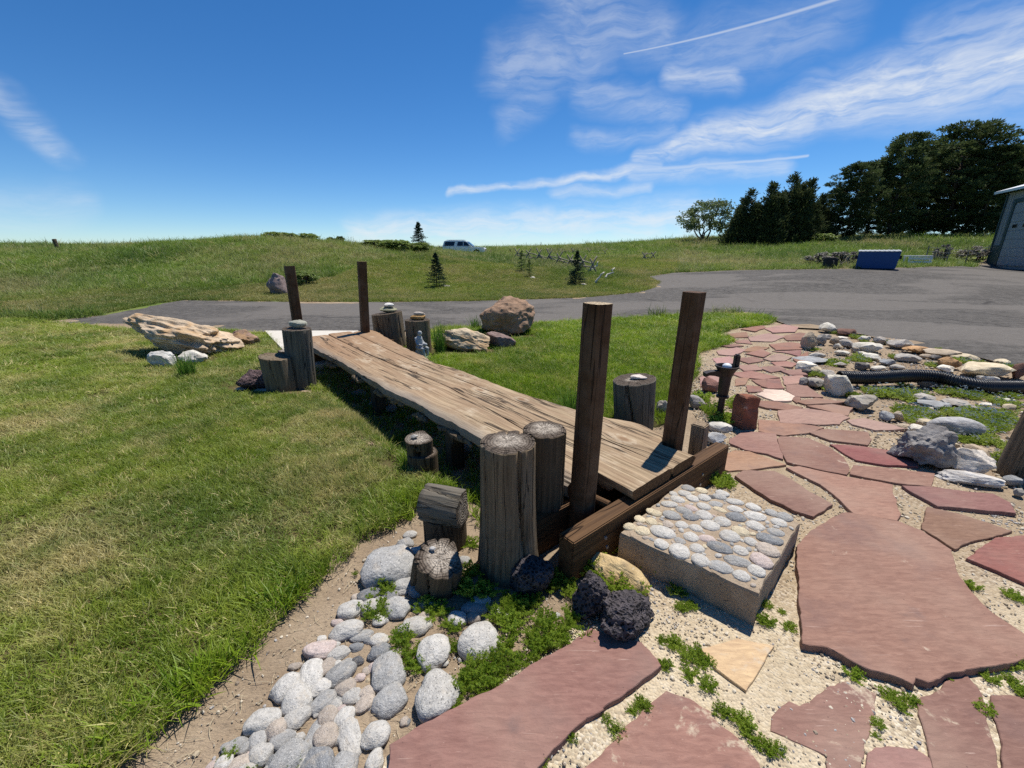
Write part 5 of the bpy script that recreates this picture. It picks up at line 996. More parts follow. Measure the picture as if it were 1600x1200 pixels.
def blades(n, rad, hmin, hmax, wmin, wmax, lean, seed, curl=0.5):
    r = np.random.default_rng(seed); V, F = [], []
    for i in range(n):
        a = r.uniform(0, 2 * math.pi); rr = rad * math.sqrt(r.uniform()); x, y = rr * math.cos(a), rr * math.sin(a)
        h = r.uniform(hmin, hmax); w_ = r.uniform(wmin, wmax); da = r.uniform(0, 2 * math.pi); ln = r.uniform(0.15, 1) * lean; dx, dy = math.cos(da) * ln, math.sin(da) * ln; sx_, sy_ = -math.sin(da), math.cos(da); tw = r.uniform(-.8, .8); sx_, sy_ = sx_ * math.cos(tw) - sy_ * math.sin(tw), sx_ * math.sin(tw) + sy_ * math.cos(tw)
        o = len(V); 
        for t, ww in ((0, 1), (.4, .95), (.75, .6), (1, 0.08)):
            z = h * t * (1 - curl * ln * t * 0.35); px_, py_ = x + dx * h * (0.35 * t + 0.65 * t * t), y + dy * h * (0.35 * t + .65 * t * t)
            V += [(px_ - sx_ * w_ / 2 * ww, py_ - sy_ * w_ / 2 * ww, z), (px_ + sx_ * w_ / 2 * ww, py_ + sy_ * w_ / 2 * ww, z)]
        for k in range(3): F.append((o + 2 * k, o + 2 * k + 1, o + 2 * k + 3, o + 2 * k + 2))
    return np.array(V), np.array(F)
def source_collection(name, mats_and_meshes):
    c = bpy.data.collections.new(name)
    for i, me in enumerate(mats_and_meshes): c.objects.link(bpy.data.objects.new(name + '_tuft', me))
    return c
def scatter(name, P, rot, scl, coll, label, cat=None):
    me = bpy.data.meshes.new(name); me.vertices.add(len(P)); me.vertices.foreach_set('co', np.asarray(P, np.float32).ravel())
    for an, arr in (('rot', rot), ('scl', scl)):
        a = me.attributes.new(an, 'FLOAT_VECTOR', 'POINT'); a.data.foreach_set('vector', np.asarray(arr, np.float32).ravel())
    o = obj(name, me, kind='stuff', label=label, cat=cat)
    ng = bpy.data.node_groups.new(name, 'GeometryNodeTree'); ng.interface.new_socket('Geometry', in_out='INPUT', socket_type='NodeSocketGeometry'); ng.interface.new_socket('Geometry', in_out='OUTPUT', socket_type='NodeSocketGeometry')
    gi = ng.nodes.new('NodeGroupInput'); go = ng.nodes.new('NodeGroupOutput'); ip = ng.nodes.new('GeometryNodeInstanceOnPoints'); ci = ng.nodes.new('GeometryNodeCollectionInfo')
    ci.inputs['Collection'].default_value = coll; ci.inputs['Separate Children'].default_value = True; ci.inputs['Reset Children'].default_value = True
    for an, s_ in (('rot', 'Rotation'), ('scl', 'Scale')):
        na = ng.nodes.new('GeometryNodeInputNamedAttribute'); na.data_type = 'FLOAT_VECTOR'; na.inputs['Name'].default_value = an; ng.links.new(na.outputs[0], ip.inputs[s_])
    ip.inputs['Pick Instance'].default_value = True
    ng.links.new(gi.outputs[0], ip.inputs['Points']); ng.links.new(ci.outputs[0], ip.inputs['Instance']); ng.links.new(ip.outputs[0], go.inputs[0])
    md = o.modifiers.new('scatter', 'NODES'); md.node_group = ng; return o
def polar(dens, rmin, rmax, amin=-62, amax=62):       # random ground points, density (per m2) as a function of distance
    rs = np.linspace(rmin, rmax, 800); pdf = dens(rs) * rs; cdf = np.cumsum(pdf) * (rs[1] - rs[0]) * R(amax - amin); n = int(cdf[-1]); u = RNG.uniform(0, cdf[-1], n)
    r = np.interp(u, cdf, rs); a = RNG.uniform(R(amin), R(amax), n); return np.stack([r * np.sin(a), r * np.cos(a)], 1), r
def place(P2, zoff=0.0): return np.column_stack([P2, T(P2[:, 0], P2[:, 1]) + zoff])
def rots(n, tilt=0.15): return np.column_stack([RNG.normal(0, tilt, n), RNG.normal(0, tilt, n), RNG.uniform(0, 6.28, n)])
def vnoise(P, s, seed=0.0): return np.array([noise.noise(Vector((p[0] * s, p[1] * s, seed))) for p in P])

lawn_src = source_collection('lawn', [fast_mesh('lawn_tuft', *blades(13, .035, .035, .075, .0028, .0048, 1.2, k), MAT['lawn_blade']) for k in range(6)])
lush_src = source_collection('lush', [fast_mesh('lush_tuft', *blades(13, .035, .04, .085, .003, .005, 1.1, 20 + k), MAT['lush_blade']) for k in range(6)])
mead_src = source_collection('meadow', [fast_mesh('meadow_tuft', *blades(16, .13, .16, .40, .008, .016, .85, 40 + k), MAT['meadow_blade']) for k in range(6)])
mown_src = source_collection('mown', [fast_mesh('mown_tuft', *blades(16, .08, .05, .11, .006, .011, 1.0, 60 + k), MAT['dry_mown_blade']) for k in range(5)])

# bare places on the lawns (round the rocks and stumps)
BARE = [(-5.0, 6.35, .55, .22), (-3.1, 5.0, .55, .25), (-2.55, 4.85, .35, .2), (-0.85, 3.05, .22, .2), (-1.0, 7.0, 1.0, .35), (-0.1, 8.3, .7, .35), (-1.7, 6.75, .5, .3), (1.2, 3.75, .3, .2)]
def bare_mask(P):
    ok = np.ones(len(P), bool)
    for x, y, a, b in BARE: ok &= ((P[:, 0] - x) / a) ** 2 + ((P[:, 1] - y) / b) ** 2 > 1 + 0.5 * RNG.uniform(-1, 1, len(P))
    return ok
dl = lambda r: np.where(r < 4.5, 1500.0, np.where(r < 9, 1500 * (4.5 / r) ** 1.7, 1500 * 0.307 * (9 / r) ** 2.0))
P2, r = polar(dl, 0.75, 24, -63, 40); k = inside(LAWN_L, P2); P2, r = P2[k], r[k]
k = bare_mask(P2); nz = vnoise(P2, 1.6, 4.0); k &= RNG.uniform(0, 1, len(P2)) < np.clip(1.15 + nz * 1.3, .35, 1); P2, r, nz = P2[k], r[k], nz[k]
sw = np.clip(r / 4.5, 1, 2.6); hz = np.clip(0.82 + nz * 0.5, .45, 1.25) * RNG.uniform(.7, 1.25, len(P2)) * np.clip(r / 12, 1, 1.3)
scatter('lawn_grass', place(P2, -.004), rots(len(P2), .2), np.column_stack([sw, sw, hz]), lawn_src, 'mown green and straw-flecked grass of the left lawn', 'grass')
eg = np.array(LAWN_L[:200]); eg = eg[(eg[:, 1] > .7) & (eg[:, 1] < 3.2) & (eg[:, 0] > -2)]; P2 = np.repeat(eg, 34, 0) + RNG.normal(0, .10, (len(eg) * 34, 2)) + np.array([-.06, .03]); P2 = P2[inside(LAWN_L, P2)]; nz = vnoise(P2, 2.4, 7.0); P2 = P2[nz > -.12]; s_ = RNG.uniform(1.0, 1.7, len(P2))
scatter('lawn_edge_grass', place(P2, -.01), rots(len(P2), .35), np.column_stack([s_, s_, s_ * RNG.uniform(.6, 1.2, len(P2))]), lush_src, 'coarser bright grass along the lawn edge above the dirt strip', 'grass')
P2, r = polar(lambda r: dl(r) * 1.1, 2, 14, -30, 45); k = inside(LAWN_R, P2); P2, r = P2[k], r[k]; k = bare_mask(P2); P2, r = P2[k], r[k]
sw = np.clip(r / 4.5, 1, 2.6); hz = RNG.uniform(.8, 1.4, len(P2))
scatter('lush_lawn_grass', place(P2, -.004), rots(len(P2), .2), np.column_stack([sw, sw, hz]), lush_src, 'bright lush grass behind the bridge', 'grass')
# weeds and stray grass in the hollow under the bridge
la, lb = RNG.uniform(.3, 5.2, 1500), RNG.uniform(-.9, .95, 1500); P2 = np.column_stack([BR_O[0] + la * BR_E1[0] + lb * BR_E2[0], BR_O[1] + la * BR_E1[1] + lb * BR_E2[1]])
scatter('hollow_grass', place(P2, -.03), rots(1500, .3), np.tile([1.3, 1.3, 1.3], (1500, 1)), lush_src, 'shaded grass in the hollow under the bridge', 'grass')
# mown rough beyond the driveway, and the meadow
MOWN = [GT(u, v)[:2] for u, v in [(0, 492), (0, 468), (150, 455), (300, 452), (400, 445), (520, 435), (580, 410), (620, 402), (690, 400), (760, 412), (860, 420), (930, 432), (960, 430), (900, 405), (1000, 402), (1060, 410), (1060, 424), (1010, 432), (1040, 445), (1030, 452), (960, 465), (800, 472), (500, 474), (280, 472), (180, 492)]]
P2, r = polar(lambda r: 520 * (11 / np.maximum(r, 11)) ** 1.9, 9.5, 70); road_in = inside(ROAD, P2); mown_in = inside(MOWN, P2) & ~road_in; Pm, rm = P2[mown_in], r[mown_in]
s_ = np.clip(rm / 14, 1, 3.2); hz = RNG.uniform(.7, 1.3, len(Pm)) * np.clip(rm / 20, 1, 2.0)
scatter('mown_rough_grass', place(Pm, -.01), rots(len(Pm), .2), np.column_stack([s_, s_, hz]), mown_src, 'sun-bleached mown grass beyond the driveway round the young spruces', 'grass')
P2, r = polar(lambda r: 62 * (16 / np.maximum(r, 16)) ** 1.7, 11, 130); k = ~inside(ROAD, P2) & ~inside(MOWN, P2) & ~inside(LAWN_L, P2) & ~inside(LAWN_R, P2) & (P2[:, 1] > 10.8)
ex = (P2[:, 0] > 33) & (P2[:, 1] < 34); P2, r = P2[k & ~ex], r[k & ~ex]
s_ = np.clip(r / 20, 1, 4.5); nz = vnoise(P2, .25, 2.0); hz = RNG.uniform(.6, 1.25, len(P2)) * np.clip(r / 45, .75, 1.3) * (1 + .4 * nz) * np.where(RNG.uniform(0, 1, len(P2)) < .04, 1.9, 1.0)
scatter('meadow_grass', place(P2, -.02), rots(len(P2), .22), np.column_stack([s_, s_, hz]), mead_src, 'long prairie grass covering the hills', 'grass')

# straw-coloured verge gravel along the far side of the driveway
gv = [mesh('verge_stone', *(lambda b: (b, [(0, 1, 2), (0, 2, 3), (0, 3, 4), (0, 4, 1), (5, 2, 1), (5, 3, 2), (5, 4, 3), (5, 1, 4)]))([(0, 0, .8), (1, .1, 0), (-.1, .9, .1), (-1, -.1, 0), (.1, -1, .05), (0, 0, -.8)]), MAT['sandy_gravel'], True)]
def stonelet(seed, mat):
    bm = bmesh.new(); bmesh.ops.create_icosphere(bm, subdivisions=1, radius=1.0)
    for v in bm.verts: v.co *= 1 + .28 * noise.noise(v.co * 1.5 + Vector((seed, seed * 2, 0)))
    for v in bm.verts: v.co.z *= .7
    return bmesh_me('gravel_stone', bm, MAT[mat], False)
plain('gravel_tan', (0.40, 0.325, 0.22), .95); plain('gravel_pale', (0.56, 0.49, 0.38), .95); plain('gravel_dark', (0.26, 0.205, 0.15), .95); plain('gravel_grey', (0.36, 0.34, 0.32), .95)
grav_src = source_collection('gravel', [stonelet(k, ('gravel_tan', 'gravel_pale', 'gravel_tan', 'gravel_dark', 'gravel_grey', 'gravel_pale')[k]) for k in range(6)])
P2, r = polar(lambda r: 5200 * (2 / np.maximum(r, 2)) ** 1.6, .8, 10, -20, 58); k = inside(BED, P2); nz = vnoise(P2, 1.5, 9.0); k &= RNG.uniform(0, 1, len(P2)) < np.clip(.55 + nz * 1.3, .12, 1); P2, r = P2[k], r[k]
s_ = RNG.lognormal(0, .45, len(P2)) * .0036 * np.clip(r / 2.2, 1, 2.2); s_ = np.clip(s_, .002, .014)
scatter('path_gravel', place(P2, -.013), rots(len(P2), .6), np.column_stack([s_, s_, s_]), grav_src, 'loose tan gravel between the flagstones', 'gravel')
DIRT = gp([(170, 1230), (300, 1108), (480, 930), (690, 768), (720, 790), (640, 880), (560, 960), (640, 1010), (900, 900), (870, 1010), (640, 1140), (600, 1240)])
P2, r = polar(lambda r: 900 + 0 * r, .7, 3.2, -60, 20); k = inside(DIRT, P2); P2 = P2[k]; s_ = np.clip(RNG.lognormal(0, .5, len(P2)) * .0032, .0015, .013)
scatter('dirt_crumbs', place(P2, -.037), rots(len(P2), .6), np.column_stack([s_, s_, s_]), grav_src, 'crumbs of soil and grit on the dirt strip', 'grit')
# dry straw litter on the dirt strip
straw_me = []
for kk in range(4):
    V, F = tube_data([(-.03, 0, 0), (-.01, .004 * (kk - 1), .003), (.012, .003, .002), (.03, -.004 * kk + .004, 0)], .0007, 4); plain('straw', (0.52, 0.43, 0.28), .9) if 'straw' not in MAT else None; straw_me.append(mesh('straw_stalk', V, F, MAT['straw']))
straw_src = source_collection('straw', straw_me); P2 = P2[RNG.uniform(0, 1, len(P2)) < .35]; s_ = RNG.uniform(.4, 1.3, len(P2))
scatter('straw_litter', place(P2, -.034), rots(len(P2), .12), np.column_stack([s_, s_, s_]), straw_src, 'dry straw stalks littering the dirt strip', 'straw')
# rockery soil grit
ROCKB = gp([(1250, 515), (1330, 518), (1420, 542), (1600, 575), (1660, 640), (1600, 760), (1500, 745), (1420, 660), (1300, 632), (1240, 590)])
P2, r = polar(lambda r: 260 + 0 * r, 2.5, 10, 20, 60); k = inside(ROCKB, P2); P2 = P2[k]; s_ = np.clip(RNG.lognormal(0, .5, len(P2)) * .010, .004, .03)
scatter('rockery_grit', place(P2, -.035), rots(len(P2), .6), np.column_stack([s_, s_, s_]), grav_src, 'small grit and chippings between the rockery rocks', 'gravel')

# small leafy weeds
def weed_mesh(name, seed, stems=16, spread=1.0, height=.7, leaf=.16, mat='weed_leaf', flowers=0):
    r = np.random.default_rng(seed); C, D, L = [], [], []
    for _ in range(stems):
        a = r.uniform(0, 6.283); rad = spread * math.sqrt(r.uniform(.02, 1)); tipz = height * r.uniform(.45, 1.0) * (1.1 - .5 * rad / spread); base = np.array([rad * .35 * math.cos(a), rad * .35 * math.sin(a), 0]); tip = np.array([rad * math.cos(a), rad * math.sin(a), tipz])
        m = r.integers(5, 9)
        for j in range(m):
            t = (j + 1) / m; p = base * (1 - t) + tip * t
            for q in range(3 if t < .8 else 6):
                b = r.uniform(0, 6.283); d = np.array([math.cos(b), math.sin(b), r.uniform(.1, .9)]); C.append(p); D.append(d); L.append(leaf * r.uniform(.6, 1.2) * (1 - .25 * t))
    L = np.array(L); V, F = cards(C, D, L, L * .62, up=np.array([0, 0, 1.0])); fm = np.zeros(len(F), int)
    if flowers:
        fc = r.uniform(-1, 1, (flowers, 2)); fc = np.column_stack([fc * spread, height * r.uniform(.85, 1.2, flowers)]); fc = np.repeat(fc, 5, 0); dd = np.array([[math.cos(6.283 * k / 5), math.sin(6.283 * k / 5), .25] for k in range(5)] * flowers); V2, F2 = cards(fc, dd, .11, .085, up=np.array([0, 0, 1.0])); F = np.vstack([F, F2 + len(V)]); V = np.vstack([V, V2]); fm = np.concatenate([fm, np.ones(len(F2), int)])
    return fast_mesh(name, V, F, None, mats=[MAT[mat], MAT['flower']], fm=fm)
WEEDM = [weed_mesh('weed', 900 + k, 24 + 4 * (k % 3), 1.0, (.75, .95, 1.15)[k % 3], .27) for k in range(6)]
WD = [(560 + x / 3, 800 + y / 3, s_) for x, y, s_ in [(125,300,40),(60,420,44),(100,440,34),(370,430,40),(300,410,34),(200,560,36),(240,620,44),(290,670,40),(430,600,22),(370,620,16),(500,780,44),(560,690,46),(640,660,44),(600,750,44),(530,740,36),(700,600,40),(640,450,36),(720,500,40),(850,600,48),(760,660,36),(930,520,40),(1000,480,44),(1000,340,36),(1110,220,44),(1120,280,34),(1220,340,46),(1290,350,40),(460,500,28),(540,330,44),(870,490,40),(780,420,40),(900,270,34),(880,560,44),(820,550,36),(950,580,30),(1390,240,36),(1490,350,24),(1515,430,16),(1565,430,15),(1480,600,26),(1435,700,20),(1540,660,28),(1560,740,28),(1000,1040,18),(1215,1010,26),(1290,910,18),(1335,880,26),(860,1150,18),(470,880,26),(570,820,24),(690,700,30),(430,480,30),(560,600,30),(1165,955,14),(1590,640,22),(440,860,24),(740,440,34),(690,400,30),(1090,200,30),(640,250,24)]]
WD += [(1000 + x / 3.426, 850 + y / 3.426, s_) for x, y, s_ in [(220,325,16),(280,318,14),(190,515,26),(120,500,18),(130,635,14),(360,740,24),(15,845,18),(440,880,28),(560,930,30),(590,1000,30),(690,1070,26),(740,1080,20),(510,910,20),(640,1040,22),(685,315,14),(690,400,20),(795,430,18),(760,350,10),(1140,675,24),(1240,660,12),(1330,790,26),(1400,850,26),(1440,815,20),(1275,945,16),(1270,1010,12),(330,620,20),(370,620,18)]]
WD += [(1240 + x / 4.444, 900 + y / 4.444, s_) for x, y, s_ in [(1375,690,22),(1510,600,24),(1560,590,20),(1520,710,22),(1330,890,26),(1590,780,20),(1080,690,14),(1250,60,18),(1520,120,20),(1590,140,16)]]
WD += [(200 + x / 3.426, 850 + y / 3.426, s_) for x, y, s_ in [(1370,170,26),(870,1125,24),(540,1070,26),(640,1185,26),(1400,220,20),(500,1110,14),(1210,130,8)]]
WD += [(650, 870, 26), (668, 900, 30), (720, 905, 34), (735, 885, 30), (760, 915, 36), (640, 800, 18), (700, 845, 24), (735, 840, 24), (880, 900, 36), (905, 880, 34), (800, 925, 34)]
WD += [(940 + 745 / 4, 680 + 275 / 4, 40), (940 + 780 / 4, 680 + 290 / 4, 26), (940 + 550 / 4, 680 + 295 / 4, 28), (1098, 620, 30), (1112, 640, 34), (1140, 652, 32), (1122, 655, 24), (1150, 632, 24), (655 - 35, 775, 10), (688, 770, 20), (700, 755, 26), (860, 905, 30), (835, 925, 26), (1196, 966, 20), (1145, 648, 18), (960, 850, 26), (940, 870, 30)]
for i, (u, v, sz) in enumerate(WD):
    p = G(u, v + sz * .18, 0.0); a = px2m(sz, p) / 2 * (1.22 if sz > 24 else 1.45); rr = random.Random(i + 900)
    o = obj('weed', WEEDM[i % 6], None, (p[0], p[1], -0.016 if inside(BED, np.array([[p[0], p[1]]]))[0] else -0.035), (rr.uniform(-.1, .1), rr.uniform(-.1, .1), rr.uniform(0, 6.28)), (a, a, a * rr.uniform(.85, 1.15)), cat='weed', group='bright green leafy weeds among the stones')
    later(o, ('bushy ' if sz > 36 else 'tiny ' if sz < 17 else 'small ') + 'bright green weed clump', ['the tallest stump', 'the split log', 'the pebble step', 'the iron pump', 'the large red front flagstone', 'the biggest flagstone', 'the buff triangular flag', 'the dirt strip by the lawn', 'the paired lava rocks', 'the quarter log'])
# herbs with white flowers in the rockery: uncountable ground cover
HERB = [weed_mesh('herb_tuft', 940 + k, 22, 1.0, .75, .2, 'herb_leaf', (9 if k % 3 == 0 else 0)) for k in range(6)]; herb_src = source_collection('herb', HERB)
HP = [(700,525,120),(800,540,120),(870,590,130),(900,650,130),(960,640,110),(850,470,60),(920,530,70),(1080,660,140),(1180,660,140),(1250,690,130),(1330,650,120),(1400,640,110),(1200,540,120),(1130,520,90),(1290,540,110),(1380,520,80),(1250,820,110),(1380,830,110),(1440,860,90),(1420,740,120),(1460,700,110),(1330,760,90),(1140,800,60),(570,320,80),(450,350,90),(600,300,60),(810,310,40),(270,255,45),(560,185,50),(290,410,60),(350,490,50),(520,540,50),(420,155,30),(730,215,50),(640,215,40),(1050,360,60),(1270,340,80),(1500,370,70),(1080,265,40),(1470,590,90),(1500,540,60),(1440,930,60),(1520,1120,40),(1480,520,70),(1400,490,70),(1310,410,50),(1450,980,50),(950,700,60),(890,690,60)]
C_, S_ = [], []
for x, y, wd in HP:
    c = G(1200 + x / 4, 480 + y / 4, 0.0); rad = px2m(wd / 4, c) / 2 * 1.2; m = max(6, int(rad * rad * 3.14 * 460))
    for _ in range(m):
        a = random.uniform(0, 6.283); q = rad * math.sqrt(random.random()); C_.append((c[0] + q * math.cos(a), c[1] + q * 1.1 * math.sin(a))); S_.append(random.uniform(.07, .115))
P2 = np.array(C_); S_ = np.array(S_); k = vnoise(P2, 3.0, 5.0) > -.22; P2, S_ = P2[k], S_[k]; scatter('rockery_herbs', place(P2, -.035), rots(len(P2), .15), np.column_stack([S_, S_, S_ * RNG.uniform(.7, 1.2, len(S_))]), herb_src, 'low green herbs with tiny white flowers spreading through the rockery', 'ground cover')
# grass tufts
def tuft(u, v, w_px, h_px, seed, label, nbl=110, z=0.0, mat='tall_tuft_blade'):
    p = G(u, v, z); w_, h_ = px2m(w_px, p), px2m(h_px, p); V, F = blades(nbl, w_ * .22, h_ * .55, h_ * 1.1, .006, .011, w_ / h_ * .55, seed, .4)
    obj('grass_tuft', fast_mesh('grass_tuft', V, F, MAT[mat]), None, (p[0], p[1], -.02), label=label, cat='grass tuft', group='tall grass tufts')
tuft(688, 552, 36, 52, 1, 'tall grass tuft between the statue and the flat tan sandstone', 150); tuft(743, 514, 34, 24, 2, 'grass tuft at the driveway edge left of the round boulder', 80); tuft(293, 588, 48, 40, 3, 'bright grass tuft in front of the ochre slab', 130)
tuft(890, 655, 60, 50, 4, 'long grass tuft behind the bridge deck left of the near post', 150); tuft(922, 655, 46, 46, 5, 'long grass tuft just behind the near left post', 90); tuft(915, 995, 34, 20, 6, 'small spreading grass tuft on the edge of the front flagstone', 22, mat='lush_blade'); tuft(1010, 645, 30, 34, 7, 'grass tuft behind the squat stump', 60)
resolve_labels()

# ------------------------------------------------------------------ trees
def limb(a, b, r0, r1, n=6, wob=0.05, k=5):
    a, b = Vector(a), Vector(b); pts = [a.lerp(b, i / k) + Vector((random.uniform(-1, 1), random.uniform(-1, 1), 0)) * wob * (a - b).length * math.sin(math.pi * i / k) for i in range(k + 1)]
    return tube_data(pts, [r0 + (r1 - r0) * i / k for i in range(k + 1)], n)
def pine_meshes(seed, h=12.0, crown=3.2, start=.18, clumps=230, shape='round'):
    random.seed(seed); r = np.random.default_rng(seed); parts = [limb((0, 0, -.4), (0, 0, h * .96), h * .018, .03, 8, .015, 9)]; C, D, L = [], [], []
    for i in range(clumps):
        t = start + (1 - start) * r.uniform() ** .85; z = h * t; prof = crown * (math.sin(math.pi * min(1, (1 - t) / (1 - start) * .86 + .10)) ** .8 if shape == 'round' else ((1 - t) / (1 - start)) ** .8 + .04)
        a = r.uniform(0, 6.283); rad = prof * r.uniform(.25, 1.05) ** .6 * (1 + .28 * math.sin(a * 3 + seed + t * 7)); c = np.array([rad * math.cos(a), rad * math.sin(a), z + .12 * rad])
        if i % 4 == 0: parts.append(limb((0, 0, z - rad * .25), tuple(c), .05, .015, 4, .08, 3))
        s_ = r.uniform(.45, .85) * h / 12; m = 90; d = r.normal(size=(m, 3)); d /= np.linalg.norm(d, axis=1, keepdims=True); d[:, 2] = d[:, 2] * .7 + .25; C.append(c + d * s_ * r.uniform(.15, .75, (m, 1)) * np.array([1, 1, .62])); D.append(d + np.array([math.cos(a), math.sin(a), .5]) * .45); L.append(r.uniform(.16, .34, m) * h / 12)
    L = np.concatenate(L); V, F = cards(np.concatenate(C), np.concatenate(D), L * 1.1, L * .42); tv, tf = join(*parts)
    return mesh('trunk', tv, tf, MAT['bark'], True), fast_mesh('crown', V, F, MAT['pine_needle'])
def juniper_meshes(seed, h=7.0, crown=2.4):
    random.seed(seed); r = np.random.default_rng(seed); parts = [limb((0, 0, -.3), (0, 0, h * .9), h * .02, .02, 7, .02, 6)]; C, D, L = [], [], []
    spires = [(0, 0, h)] + [(crown * .55 * math.cos(a), crown * .55 * math.sin(a), h * r.uniform(.62, .88)) for a in r.uniform(0, 6.28, 6)]
    for sx_, sy_, sh in spires:
        for i in range(150):
            t = r.uniform(.02, 1) ** .9; rad = (crown * .62) * (1 - t) ** .8 * r.uniform(.45, 1.0) * (1 + .35 * math.sin(t * 23 + i % 7)) + .03; a = r.uniform(0, 6.283); c = np.array([sx_ * (1 - t * .3) + rad * math.cos(a), sy_ * (1 - t * .3) + rad * math.sin(a), sh * t]); m = 16; d = np.array([math.cos(a) * .75, math.sin(a) * .75, .9]) + r.normal(0, .35, (m, 3)); C.append(c + r.normal(0, .16, (m, 3))); D.append(d); L.append(r.uniform(.2, .5, m))
    L = np.concatenate(L); V, F = cards(np.concatenate(C), np.concatenate(D), L, L * .28); tv, tf = join(*parts); return mesh('trunk', tv, tf, MAT['bark'], True), fast_mesh('crown', V, F, MAT['juniper_needle'])
def spruce_meshes(seed, h=1.8, crown=.55, mat='spruce_needle', dens=1.0):
    random.seed(seed); r = np.random.default_rng(seed); parts = [limb((0, 0, -.1), (0, 0, h * .98), h * .022, .006, 6, .01, 5)]; C, D, L = [], [], []; n = int(150 * dens)
    for i in range(n):
        t = r.uniform(.03, .97); rad = crown * (1 - t) ** .95 * r.uniform(.7, 1.1) * (1 + .15 * math.sin(t * 60)); a = r.uniform(0, 6.283); d0 = np.array([math.cos(a), math.sin(a), .18]); 
        m = 34; q = r.uniform(.1, 1, (m, 1)); c = np.array([0, 0, h * t]) + d0 * rad * q - np.array([0, 0, .12]) * rad * q * q; dd = d0 + r.normal(0, .6, (m, 3)); C.append(c); D.append(dd); L.append(r.uniform(.04, .085, m) * h / 1.8 + .01)
    top = np.column_stack([r.normal(0, .012 * h, 60), r.normal(0, .012 * h, 60), r.uniform(.86, 1.0, 60) * h]); C.append(top); D.append(np.tile([0, 0, 1.0], (60, 1)) + r.normal(0, .5, (60, 3))); L.append(r.uniform(.03, .06, 60) * h / 1.8)
    L = np.concatenate(L); V, F = cards(np.concatenate(C), np.concatenate(D), L, L * .3); tv, tf = join(*parts); return mesh('trunk', tv, tf, MAT['bark'], True), fast_mesh('crown', V, F, MAT[mat])
def broad_meshes(seed, h=6.0, crown=3.0, mat='cottonwood_leaf', clumps=120, leaf=.14, trunks=5):
    random.seed(seed); r = np.random.default_rng(seed); parts = []; C, D = [], []
    tips = []
    for k in range(trunks):
        a = 6.283 * k / trunks + r.uniform(-.4, .4); q = crown * r.uniform(.25, .7); tip = (q * math.cos(a), q * math.sin(a), h * r.uniform(.6, .9)); parts.append(limb((.12 * math.cos(a), .12 * math.sin(a), -.3), tip, h * .024, .03, 6, .07, 6)); tips.append(tip)
    for i in range(clumps):
        a = r.uniform(0, 6.283); z = h * r.uniform(.30, 1.0); q = crown * math.sqrt(max(.02, 1 - ((z / h - .62) / .42) ** 2)) * r.uniform(.35, 1.0) ** .5 * (1 + .25 * math.sin(3 * a + seed)); c = np.array([q * math.cos(a), q * math.sin(a), z]); m = 60; C.append(c + r.normal(0, 1, (m, 3)) * np.array([.30, .30, .22]) * h / 6); D.append(r.normal(0, 1, (m, 3)) + np.array([0, 0, -.3]))
        if i % 3 == 0: tp = min(tips, key=lambda t: (t[0] - c[0]) ** 2 + (t[1] - c[1]) ** 2); parts.append(limb((tp[0] * .7, tp[1] * .7, tp[2] * .75), tuple(c), .035, .01, 4, .08, 3))
    C = np.concatenate(C); D = np.concatenate(D); L = r.uniform(.7, 1.3, len(C)) * leaf; V, F = cards(C, D, L, L * .75); tv, tf = join(*parts); return mesh('trunk', tv, tf, MAT['bark'], True), fast_mesh('crown', V, F, MAT[mat])
def tree(name, meshes, x, y, rotz, sc, label, group=None, cat='tree'):
    t = obj(name, None, None, (x, y, t1(x, y)), (0, 0, rotz), sc, label=label, cat=cat, group=group); obj('trunk', meshes[0], t); obj('crown', meshes[1], t); return t
PINES = [pine_meshes(1, 12, 3.1, .05, 330), pine_meshes(2, 12, 2.8, .05, 310), pine_meshes(3, 12, 3.4, .06, 340)]
JUN = [juniper_meshes(5), juniper_meshes(6, 7, 2.0)]
def at(u, Y): z = 1.2; return ((u - 800) / FPX * (Y * CP + (CAM_H - z) * SP), Y)
def hgt(u, vtop, Y): x, y = at(u, Y); return GY(u, vtop, Y)[2] - t1(x, y)
GP = 'tall dark pines at the edge of the yard'
for i, (u, Y, vt, wdt, lb) in enumerate([(1315, 47, 258, 1.0, 'leftmost of the tall dark pines, with a knobbly crown'), (1378, 48, 214, .95, 'tall dark pine second from the left behind the dumpster'), (1463, 49, 196, 1.05, 'tallest dark pine, right of the blue dumpster'), (1425, 54, 232, 1.0, 'dark pine partly hidden behind the tallest pine on its left'), (1516, 47, 232, .95, 'dark pine just right of the tallest pine'), (1548, 50, 262, .9, 'lower dark pine beside the garage roof'), (1592, 46, 206, .9, 'rightmost dark pine rising behind the garage roof'), (1345, 56, 262, 1.0, 'dark pine filling the gap behind the two leftmost pines'), (1290, 50, 296, .8, 'short dark pine joining the junipers'), (1495, 58, 240, 1.1, 'dark pine at the back behind the tallest pine'), (1400, 62, 252, 1.2, 'hindmost dark pine between the second pine and the tallest'), (1565, 60, 240, 1.1, 'hindmost dark pine above the garage corner')]):
    x, y = at(u, Y); h = hgt(u, vt, Y); s_ = h / 12.0; tree('pine_tree', PINES[i % 3], x, y, i * 1.7, (s_ * wdt * 1.18, s_ * wdt * 1.18, s_), lb, GP)
GJ = 'dark junipers left of the pines'
